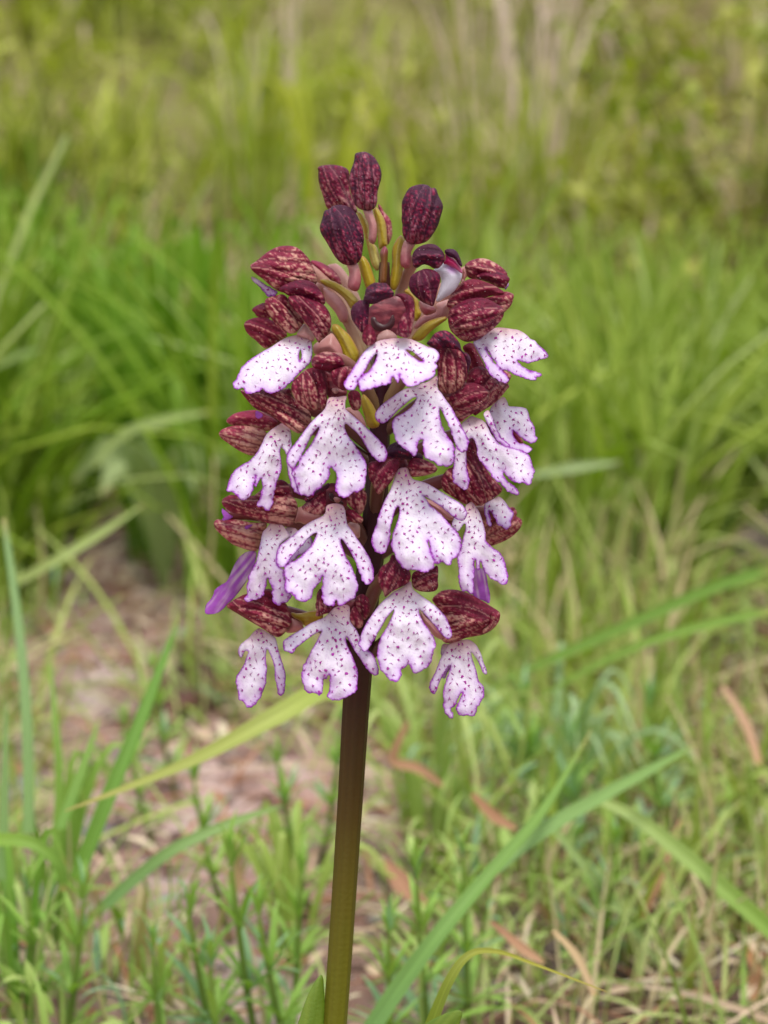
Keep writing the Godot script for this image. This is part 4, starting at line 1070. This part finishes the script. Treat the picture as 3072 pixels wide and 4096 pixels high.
	for n in 3600:
		var d := rng.randf_range(0.33, 0.6)
		var x := rng.randf_range(-0.2, 0.24) * d / 0.5
		if rng.randf() < bare(x, d) * 0.96 or x > 0.02 and rng.randf() < 0.45: continue
		xf.append(blade_at(x, d, rng.randf_range(0.018, 0.055), rng.randf_range(0.0006, 0.0016), rng.randf_range(-1.2, 1.2), rng.randf() * TAU))
		var g := lin(150, 180, 86).lerp(lin(198, 206, 134), rng.randf())
		if rng.randf() < 0.3: g = lin(216, 196, 158)
		tint.append(g)
	scatter("wispy_grass", blades, mats.blade, xf, tint)
	# straw and dead leaf scraps lying about
	xf = []
	tint = []
	for n in 8000:
		var d := rng.randf_range(0.29, 1.0)
		var x := rng.randf_range(-0.45, 0.45)
		var b := Basis(Vector3.UP, rng.randf() * TAU) * Basis(Vector3.RIGHT, rng.randf_range(-0.35, 0.15))
		var s := rng.randf_range(0.6, 2.4)
		xf.append(Transform3D(b.scaled_local(Vector3(1.0, s, s)), Vector3(x, ground_y(x, d) + 0.0015 + rng.randf() * 0.006, -d)))
		var g := lin(206, 172, 146).lerp(lin(230, 214, 190), rng.randf())
		if rng.randf() < 0.35: g = lin(182, 128, 98).lerp(lin(158, 116, 96), rng.randf())
		tint.append(g)
	scatter("plant_litter", [leaf_mesh(0.014, 0.0014, 0.05), leaf_mesh(0.022, 0.0010, 0.08), leaf_mesh(0.007, 0.003, 0.1)], mats.litter, xf, tint)
	# crumbs of earth and grit
	xf = []
	tint = []
	for n in 2600:
		var d := rng.randf_range(0.3, 0.95)
		var x := -0.13 * d / 0.5 + rng.randfn() * 0.12
		var s := rng.randf_range(0.0015, 0.006) * (0.5 + rng.randf())
		xf.append(Transform3D(Basis(Vector3.UP, rng.randf() * TAU).scaled_local(Vector3.ONE * s), Vector3(x, ground_y(x, d) + s * 0.15, -d)))
		tint.append(lin(186, 152, 142).lerp(lin(224, 206, 200), rng.randf()))
	scatter("soil_crumbs", [pebble_mesh(1), pebble_mesh(2)], mats.stone, xf, tint)

func blade(label: String, line: Array, width: Array, metres: Array, c0: Color, c1: Color, fold := 0.2, roll := 0.0, called := "grass_shoot", category := "grass") -> void:
	var p := []
	for i in line.size() / 2:
		p.append(far_spot(line[i * 2], line[i * 2 + 1], metres[mini(i, metres.size() - 1)]))
	var soft := lin(176, 186, 112) if called != "straw" else lin(168, 138, 108)
	var mute := 0.12 if called != "straw" else 0.5
	var at: Vector3 = p[0]
	for i in p.size(): p[i] -= at
	var old := eye
	eye -= at
	var o := put(called, ribbon(p, width.map(func(w): return w * 0.42), c0.lerp(soft, mute), c1.lerp(soft, mute), fold, roll), mats.straw if called == "straw" else mats.blade)
	eye = old
	o.position = at
	tag(o, label, category, "dead straws and leaves on the ground" if called == "straw" else "single grass blades round the orchid")

func herb(label: String, x: float, y: float, metres: float, size: float, turn: float, blue: float) -> void:
	var top := far_spot(x, y, metres)
	var foot := Vector3(top.x, ground_y(top.x, -top.z), top.z)
	var t := base("herb", foot)
	tag(t, label, "herb", "narrow-leaved herbs round the orchid")
	var h := maxf(top.y - foot.y, 0.015)
	var lean := Vector3(rng.randf_range(-0.01, 0.01), 0, rng.randf_range(-0.008, 0.008))
	put("stem", tube_mesh([Vector3.ZERO - lean, Vector3(0, h * 0.5, 0) - lean * 0.4, Vector3(0, h, 0)], [0.0009, 0.0008, 0.0005], [lin(120, 120, 60), lin(120, 146, 66), lin(140, 164, 72)], 6, 3), mats.blade, t)
	var levels := mini(6, 2 + int(h / 0.011))
	for k in levels:
		var up := h - k * 0.0095 * size
		if up < 0.006: break
		for j in 8:
			var a := TAU * j / 8.0 + k * 0.6 + turn + rng.randf_range(-0.2, 0.2)
			var m: ArrayMesh = herb_leaves[(j + k) % 3 + (3 if blue > rng.randf() else 0)]
			var o := put("leaf", m, mats.blade, t)
			var s := size * lerpf(0.62, 1.15, minf(k / 3.0, 1.0)) * rng.randf_range(0.8, 1.15)
			var tilt := lerpf(-1.05, 0.05, minf(k / 4.0, 1.0)) + rng.randf_range(-0.2, 0.2)
			o.transform = Transform3D((Basis(Vector3.UP, a) * Basis(Vector3.RIGHT, tilt)).scaled_local(Vector3.ONE * s), Vector3(0, up, 0) - lean * (1.0 - up / h))

var herb_leaves := []

func tinted(m: ArrayMesh, c: Color) -> ArrayMesh:
	var a := m.surface_get_arrays(0)
	var col: PackedColorArray = a[Mesh.ARRAY_COLOR]
	for i in col.size(): col[i] = Color(col[i].r * c.r, col[i].g * c.g, col[i].b * c.b)
	a[Mesh.ARRAY_COLOR] = col
	var out := ArrayMesh.new()
	out.add_surface_from_arrays(Mesh.PRIMITIVE_TRIANGLES, a)
	return out

func stone(label: String, x: float, y: float, metres: float, size: Vector3, c: Color, k: int) -> void:
	var q := far_spot(x, y, metres)
	var o := put("stone", tinted(pebble_mesh(k), c), mats.stone)
	o.position = Vector3(q.x, ground_y(q.x, -q.z) + size.y * 0.2, q.z)
	o.rotation.y = k * 1.3
	o.scale = size
	tag(o, label, "stone", "stones in the soil")

func straw_tuft(label: String, x: float, y: float, metres: float, n: int, tall: float, spread: float, c0: Color, c1: Color, droop: float, called := "dry_grass_tuft") -> void:
	var q := far_spot(x, y, metres)
	var foot := Vector3(q.x, ground_y(q.x, -q.z), q.z)
	var t := base(called, foot)
	var slim := (0.75 if called == "grass_tuft" else 0.42) if metres > 0.6 else 0.36
	tag(t, label, "grass tuft", "grass tufts round the orchid")
	for k in n:
		var a := rng.randf() * TAU
		var f := Vector3(cos(a), 0, sin(a)) * spread * rng.randf_range(0.3, 1.0)
		var root := Vector3(cos(a), 0, sin(a)) * rng.randf() * spread * 0.2
		var h := tall * rng.randf_range(0.7, 1.1)
		eye -= foot
		put("blade", ribbon([root, root + f * 0.3 + Vector3(0, h * 0.6, 0), root + f * 0.8 + Vector3(0, h * (1.0 - droop * 0.3), 0), root + f * 1.3 + Vector3(0, h * (1.0 - droop), 0)], [3.0 * slim, 5.5 * slim, 4.5 * slim, 0.5], c0, c1, 0.2, rng.randf_range(-0.6, 0.6), 4), mats.blade if called == "grass_tuft" else mats.straw, t)
		eye += foot

func near_things() -> void:
	var pale := lin(170, 190, 90)
	var mid := lin(122, 160, 58)
	var deep := lin(100, 146, 46)
	var blue := lin(126, 160, 96)
	blade("broad light green grass blade passing behind the orchid stem, its tip to the left", [740, 2010, 757, 1750, 766, 1560, 700, 1496, 600, 1545, 400, 1650, 140, 1752], [8, 9, 10, 11.5, 11, 6, 0.5], [0.40, 0.385, 0.37, 0.352, 0.342, 0.335, 0.33], lin(150, 178, 62), lin(176, 178, 92), 0.15)
	blade("pale grass blade lying level, left of the stem below the broad light green one", [610, 1740, 500, 1778, 380, 1832, 290, 1900, 200, 1980], [1, 6, 7, 7, 6], [0.37, 0.365, 0.36, 0.36, 0.36], lin(138, 166, 92), lin(108, 150, 90))
	blade("dark green upright grass blade, leaning right at the lower left", [165, 1900, 235, 1720, 310, 1540, 392, 1320], [8, 8.5, 7.5, 0.6], [0.355, 0.36, 0.37, 0.385], deep, lin(98, 148, 48), 0.3)
	blade("grey green tall grass blade along the left edge of the picture", [62, 1800, 58, 1560, 40, 1350, 8, 1120], [6.5, 6.5, 5.5, 3], [0.37, 0.38, 0.39, 0.4], blue, lin(134, 168, 112), 0.3)
	blade("narrow blue green blade at the far left edge, nearest the corner herbs", [6, 1900, 10, 1700, 14, 1500], [6, 5, 0.6], [0.36, 0.365, 0.37], blue, blue)
	blade("straight mid green blade between the left edge and the dark upright blade", [115, 1900, 128, 1700, 120, 1560, 105, 1400], [5.5, 5, 4, 0.5], [0.38, 0.385, 0.39, 0.4], mid, mid)
	blade("short green blade leaning right beside the straight mid green one", [130, 1790, 175, 1670, 215, 1550], [6, 6, 0.6], [0.37, 0.38, 0.39], deep, mid)
	blade("bent green leaf folding down at the left edge, low in the picture", [-30, 1815, 40, 1815, 88, 1832, 128, 1870, 138, 1925], [7, 7, 6, 5.5, 3], [0.335, 0.335, 0.335, 0.335, 0.335], lin(134, 172, 56), lin(78, 124, 26))
	blade("long green blade rising from the bottom beside the stem to a point on the right", [760, 2290, 850, 2150, 950, 2015, 1080, 1860, 1180, 1740, 1278, 1575], [8, 9, 8, 6.5, 5, 0.5], [0.315, 0.32, 0.325, 0.335, 0.345, 0.36], lin(112, 160, 84), lin(118, 156, 58), 0.25)
	blade("pale green blade branching right from the long rising blade", [1070, 1880, 1180, 1790, 1300, 1720, 1400, 1665, 1510, 1605], [5, 8, 7.5, 6, 0.8], [0.345, 0.35, 0.36, 0.37, 0.385], lin(132, 170, 98), lin(122, 158, 78))
	blade("wide arching pale blade at the lower right, bending down to the right edge", [1270, 1718, 1370, 1765, 1480, 1850, 1580, 1935, 1720, 2060], [2, 8.5, 10, 10.5, 9], [0.385, 0.38, 0.375, 0.37, 0.365], lin(172, 190, 116), lin(120, 158, 46), 0.3)
	blade("thin yellowish grass tip curling over at the bottom, right of the stem", [925, 2230, 970, 2120, 1015, 2062, 1075, 2056, 1160, 2085, 1312, 2143], [5, 4, 3, 2, 1.3, 0.4], [0.265, 0.266, 0.268, 0.27, 0.272, 0.276], lin(112, 132, 22), lin(182, 170, 66), 0.3)
	blade("straight pale blade slanting down right, under the wide arching one", [1200, 1795, 1330, 1955, 1440, 2105], [4, 6, 1], [0.41, 0.4, 0.39], lin(140, 166, 92), lin(150, 170, 104))
	blade("pale straw green blade slanting up on the left, across the bare soil edge", [40, 1255, 130, 1205, 220, 1150, 312, 1088], [7, 8, 7, 1], [0.52, 0.52, 0.53, 0.54], lin(170, 184, 110), lin(150, 168, 88))
	blade("long bowed blade running right from behind the lowest flowers", [1060, 1480, 1200, 1420, 1380, 1340, 1540, 1270, 1680, 1225], [1, 8, 9, 9, 8], [0.5, 0.49, 0.48, 0.47, 0.46], lin(128, 164, 66), lin(112, 154, 56))
	blade("lower of two bowed blades on the right, nearly straight", [1160, 1510, 1290, 1435, 1450, 1370, 1680, 1315], [1, 6, 7, 6], [0.48, 0.47, 0.46, 0.45], lin(140, 172, 72), lin(126, 164, 62))
	blade("pale grey green blade lying flat in the grass right of the upper lips", [1130, 1030, 1230, 1012, 1340, 998], [4, 10, 2], [0.62, 0.61, 0.6], lin(172, 192, 132), lin(186, 204, 150))
	blade("pale blade tip arching at the far left, in front of the lush grass", [-40, 800, 20, 775, 90, 752], [9, 10, 2], [0.7, 0.7, 0.7], lin(178, 192, 112), lin(150, 180, 110))
	blade("light blade arching above the broad leaf on the left", [200, 1010, 270, 935, 360, 905, 450, 890], [4, 8, 9, 3], [0.62, 0.62, 0.62, 0.62], lin(160, 178, 104), lin(156, 176, 100))
	blade("tan straw standing beside the lower stem, half hidden by herbs", [505, 1930, 515, 1890, 505, 1838, 490, 1810], [6, 6.5, 6, 4], [0.4, 0.4, 0.4, 0.4], lin(196, 168, 120), lin(208, 180, 130), 0.4, 0.0, "straw", "straw")
	blade("orange brown dead blade right of the stem, below the bottom flower", [880, 1560, 850, 1640, 905, 1660, 960, 1700], [3, 7, 7, 3], [0.43, 0.43, 0.43, 0.43], lin(176, 124, 88), lin(168, 116, 88), 0.2, 0.0, "straw", "dead leaf")
	blade("rust coloured dead blade crossing the long rising green blade", [1020, 1715, 1070, 1765, 1115, 1790], [3, 8, 2], [0.4, 0.4, 0.4], lin(178, 118, 84), lin(176, 122, 92), 0.2, 0.0, "straw", "dead leaf")
	blade("brown dead leaf lying on the soil just right of the stem", [830, 1860, 870, 1910, 920, 1960], [4, 13, 5], [0.4, 0.39, 0.385], lin(160, 98, 76), lin(176, 122, 96), 0.3, 0.0, "straw", "dead leaf")
	blade("pinkish brown straw slanting under the long green blade", [1060, 1990, 1130, 2050, 1175, 2080], [2, 6, 2], [0.35, 0.35, 0.35], lin(190, 132, 100), lin(202, 158, 124), 0.2, 0.0, "straw", "straw")
	blade("buff straw bending down at the bottom centre right", [1195, 2010, 1245, 2065, 1285, 2150], [2, 4.5, 3], [0.345, 0.34, 0.335], lin(212, 186, 136), lin(196, 172, 130), 0.2, 0.0, "straw", "straw")
	blade("long pale straw lying level at the lower right corner", [1390, 2130, 1520, 2155, 1680, 2210], [2, 4, 4], [0.37, 0.365, 0.36], lin(206, 192, 168), lin(198, 176, 150), 0.2, 0.0, "straw", "straw")
	blade("salmon straw slanting down at the right edge above the corner", [1560, 1480, 1610, 1560, 1640, 1650], [3, 7, 5], [0.46, 0.45, 0.44], lin(206, 166, 136), lin(190, 142, 110), 0.2, 0.0, "straw", "straw")
	blade("orange curl of dead leaf at the lower right edge", [1610, 2040, 1632, 2100, 1625, 2160], [3, 7, 4], [0.38, 0.375, 0.37], lin(190, 126, 78), lin(176, 116, 76), 0.4, 0.0, "straw", "dead leaf")
	blade("rusty twig like straw above the wide arching blade", [1385, 1990, 1430, 1890, 1470, 1770], [3, 4.5, 1.5], [0.4, 0.4, 0.41], lin(188, 128, 96), lin(198, 150, 116), 0.2, 0.0, "straw", "straw")
	var small := [leaf_mesh(0.012, 0.0012, 0.12), leaf_mesh(0.0135, 0.0015, 0.2), leaf_mesh(0.0105, 0.0013, 0.06)]
	for m in small: herb_leaves.append(tinted(m, lin(160, 192, 92)))
	for m in small: herb_leaves.append(tinted(m, lin(156, 188, 140)))
	var spots := [[500, 1905, 0.335, 1.25, 0.15, "herb with star like whorls, tallest in the lower left foreground"], [560, 2010, 0.33, 1.1, 0.25, "herb beside the tallest star whorled one, toward the stem"],
		[410, 2010, 0.335, 1.2, 0.3, "herb in the lower left, between two green blades"], [455, 2120, 0.325, 1.1, 0.35, "blue green herb at the bottom edge, left of the stem"], [330, 2090, 0.33, 1.0, 0.3, "herb at the bottom, under the level pale blade"],
		[180, 1975, 0.34, 1.0, 0.1, "yellowish herb by the bent leaf at the left"], [60, 1960, 0.345, 1.1, 0.1, "herb in the lower left corner region, at the picture edge"], [650, 1920, 0.35, 0.9, 0.1, "small herb close to the left of the orchid stem"],
		[900, 1935, 0.335, 1.1, 0.3, "herb just right of the stem, in front of the brown dead leaf"], [840, 2050, 0.33, 1.0, 0.2, "herb at the stem's right, near the bottom edge"], [1000, 1880, 0.35, 1.0, 0.3, "herb behind the foot of the long green blade"],
		[740, 1600, 0.44, 1.0, 0.2, "yellow green herb behind the stem, under the bottom lips"], [1240, 1640, 0.43, 1.3, 0.8, "blue green herb on the right, above the fork of blades"], [1130, 1560, 0.45, 1.3, 0.7, "blue green herb under the lower right flower"],
		[1400, 1560, 0.46, 1.3, 0.6, "herb on the right, between the bowed blades and the fork"], [1330, 1860, 0.39, 1.0, 0.4, "low herb under the wide arching blade"], [420, 1720, 0.4, 1.1, 0.1, "herb behind the broad light green blade's tip"],
		[600, 1680, 0.4, 1.0, 0.2, "herb between the broad light green blade and the level pale one"], [330, 1480, 0.48, 1.0, 0.1, "small plant on the bare soil behind the dark blade"], [270, 1600, 0.45, 0.9, 0.0, "small yellow green plant on the soil at the left"]]
	for s in spots: herb(s[5], s[0], s[1] - 25.0, s[2] + 0.008, s[3] * 1.15, rng.randf() * 6.0, s[4])
	stone("whitish stone half buried in the soil at the left edge, upper one", 35, 1470, 0.5, Vector3(0.017, 0.013, 0.014), lin(206, 196, 196), 3)
	stone("pale grey stone in the bare soil between two left blades", 190, 1600, 0.46, Vector3(0.02, 0.014, 0.016), lin(196, 182, 184), 4)
	stone("small white stone low in the soil by the left blades", 95, 1690, 0.42, Vector3(0.009, 0.008, 0.008), lin(214, 206, 206), 5)
	stone("flat pinkish stone in the middle of the bare soil", 270, 1425, 0.53, Vector3(0.035, 0.008, 0.018), lin(202, 178, 170), 6)
	stone("large pale rock in the grass at the right edge", 1640, 1175, 0.72, Vector3(0.032, 0.07, 0.03), lin(206, 184, 176), 7)
	stone("brown clod of earth right of the bare soil's middle", 400, 1330, 0.58, Vector3(0.05, 0.028, 0.035), lin(140, 104, 96), 8)
	stone("low brown clod behind the soil, under the left flowers", 440, 1240, 0.62, Vector3(0.04, 0.024, 0.03), lin(134, 98, 88), 9)
	stone("pale pebble at the bottom by the herbs left of the stem", 600, 2150, 0.33, Vector3(0.016, 0.008, 0.01), lin(196, 170, 166), 10)
	var buff := lin(206, 186, 150)
	var dry := lin(228, 206, 190)
	straw_tuft("clump of pale dry grass hanging down the bank, upper right of the buds", 1130, 330, 1.28, 14, 0.25, 0.12, dry, lin(220, 196, 176), 0.5)
	straw_tuft("dry pale grass standing at the top edge, left of the hanging clump", 1040, 190, 1.3, 9, 0.26, 0.09, dry, lin(196, 160, 150), 0.3)
	straw_tuft("thin dry tuft right of the hanging pale clump", 1210, 260, 1.3, 6, 0.24, 0.04, buff, dry, 0.4)
	straw_tuft("pale dry tuft at the top edge above the buds on the left", 620, 170, 1.32, 4, 0.23, 0.025, dry, buff, 0.3)
	straw_tuft("bent whitish dry tuft, leftmost of the pale ones on the bank", 520, 170, 1.32, 4, 0.2, 0.06, lin(214, 202, 180), buff, 0.7)
	straw_tuft("thin tan straws low on the bank at the left", 190, 360, 1.15, 6, 0.1, 0.04, lin(196, 164, 140), buff, 0.4)
	straw_tuft("tan straws in the shade of the bank behind the tallest bud", 700, 300, 1.15, 8, 0.1, 0.05, lin(186, 158, 120), buff, 0.4)
	straw_tuft("yellow green grass clump catching light at the top centre", 690, 300, 1.2, 12, 0.17, 0.07, lin(162, 172, 30), lin(204, 204, 70), 0.3, "grass_tuft")
	straw_tuft("olive grass clump at the top, left of the yellow green one", 560, 290, 1.25, 14, 0.17, 0.08, lin(128, 148, 30), lin(172, 180, 44), 0.3, "grass_tuft")
	straw_tuft("dense bright grass clump behind the upper left flowers", 480, 760, 0.8, 30, 0.17, 0.05, lin(100, 146, 18), lin(142, 178, 46), 0.25, "grass_tuft")
	straw_tuft("bright grass clump at the left edge, mid height", 130, 800, 0.85, 30, 0.18, 0.06, lin(104, 148, 22), lin(154, 182, 58), 0.25, "grass_tuft")
	straw_tuft("lush grass clump between the left edge and the upper left flowers", 320, 850, 0.78, 30, 0.17, 0.05, lin(92, 138, 18), lin(134, 172, 42), 0.2, "grass_tuft")
	straw_tuft("bright green grass tuft filling the bottom left corner", 40, 2100, 0.36, 7, 0.055, 0.016, lin(120, 166, 60), lin(146, 184, 84), 0.2, "grass_tuft")
	straw_tuft("grass tuft at the left edge behind the corner one", 120, 2000, 0.4, 7, 0.055, 0.018, lin(128, 168, 64), lin(160, 188, 92), 0.25, "grass_tuft")
	straw_tuft("loose grass tuft left of the stem foot, behind the herbs", 640, 2000, 0.4, 10, 0.045, 0.022, lin(150, 176, 76), lin(186, 200, 110), 0.4, "grass_tuft")
	straw_tuft("sprawling pale green tuft under the bottom flowers, right of the stem", 930, 1700, 0.46, 16, 0.075, 0.04, lin(150, 178, 84), lin(196, 206, 128), 0.5, "grass_tuft")
	straw_tuft("soft blue green tuft on the right, behind the fork of blades", 1200, 1700, 0.48, 20, 0.06, 0.035, lin(140, 172, 112), lin(176, 198, 148), 0.35, "grass_tuft")
	# leafy shrub at the upper right, over a dark hollow in the bank
	var q := far_spot(1600, 360, 1.15)
	var t := base("shrub", Vector3(q.x, ground_y(q.x, -q.z), q.z))
	tag(t, "small leafed yellowish shrub overhanging a dark hollow at the upper right", "shrub")
	var twig := lin(128, 118, 76)
	var xf := []
	var tint := []
	for k in 11:
		var a := rng.randf_range(-2.6, 0.4)
		var f := Vector3(cos(a) * 0.13, rng.randf_range(0.1, 0.24), -sin(a) * 0.09)
		put("branch", tube_mesh([Vector3.ZERO, f * 0.5 + Vector3(0, 0.03, 0), f], [0.0016, 0.0012, 0.0007], [twig, twig, twig], 6, 4), mats.litter, t)
		for j in 45:
			var s := rng.randf_range(0.7, 1.6)
			var b := Basis(Vector3.UP, rng.randf() * TAU) * Basis(Vector3.RIGHT, rng.randf_range(-0.9, 0.9))
			xf.append(Transform3D(b.scaled_local(Vector3.ONE * s), f * rng.randf_range(0.35, 1.1) + Vector3(rng.randfn(), rng.randfn(), rng.randfn()) * 0.02))
			tint.append(lin(150, 160, 56).lerp(lin(200, 192, 84), rng.randf() * rng.randf()))
	var mm := MultiMesh.new()
	mm.transform_format = MultiMesh.TRANSFORM_3D
	mm.use_colors = true
	mm.mesh = leaf_mesh(0.013, 0.007, 0.15)
	mm.instance_count = xf.size()
	for i in xf.size():
		mm.set_instance_transform(i, xf[i])
		mm.set_instance_color(i, tint[i])
	var o := MultiMeshInstance3D.new()
	o.name = "foliage"
	o.multimesh = mm
	o.material_override = mats.blade
	o.set_meta("kind", "stuff")
	t.add_child(o)
	# broad rounded leaves low in the grass at the left
	var r := far_spot(350, 1010, 0.72)
	var pl := base("broad_leaf_plant", Vector3(r.x, ground_y(r.x, -r.z), r.z))
	tag(pl, "broad leaved grey green plant low in front of the lush grass at the left", "plant")
	for k in 6:
		var a := k * 1.05
		var f := Vector3(cos(a), 0, sin(a))
		eye -= pl.position
		put("leaf", ribbon([Vector3.ZERO, f * 0.01 + Vector3(0, 0.05, 0), f * 0.028 + Vector3(0, 0.066, 0), f * 0.042 + Vector3(0, 0.05, 0)], [2.0, 12.0, 13.0, 1.0], lin(166, 186, 112), lin(178, 194, 132), 0.2, 0.0, 5), mats.blade, pl)
		eye += pl.position
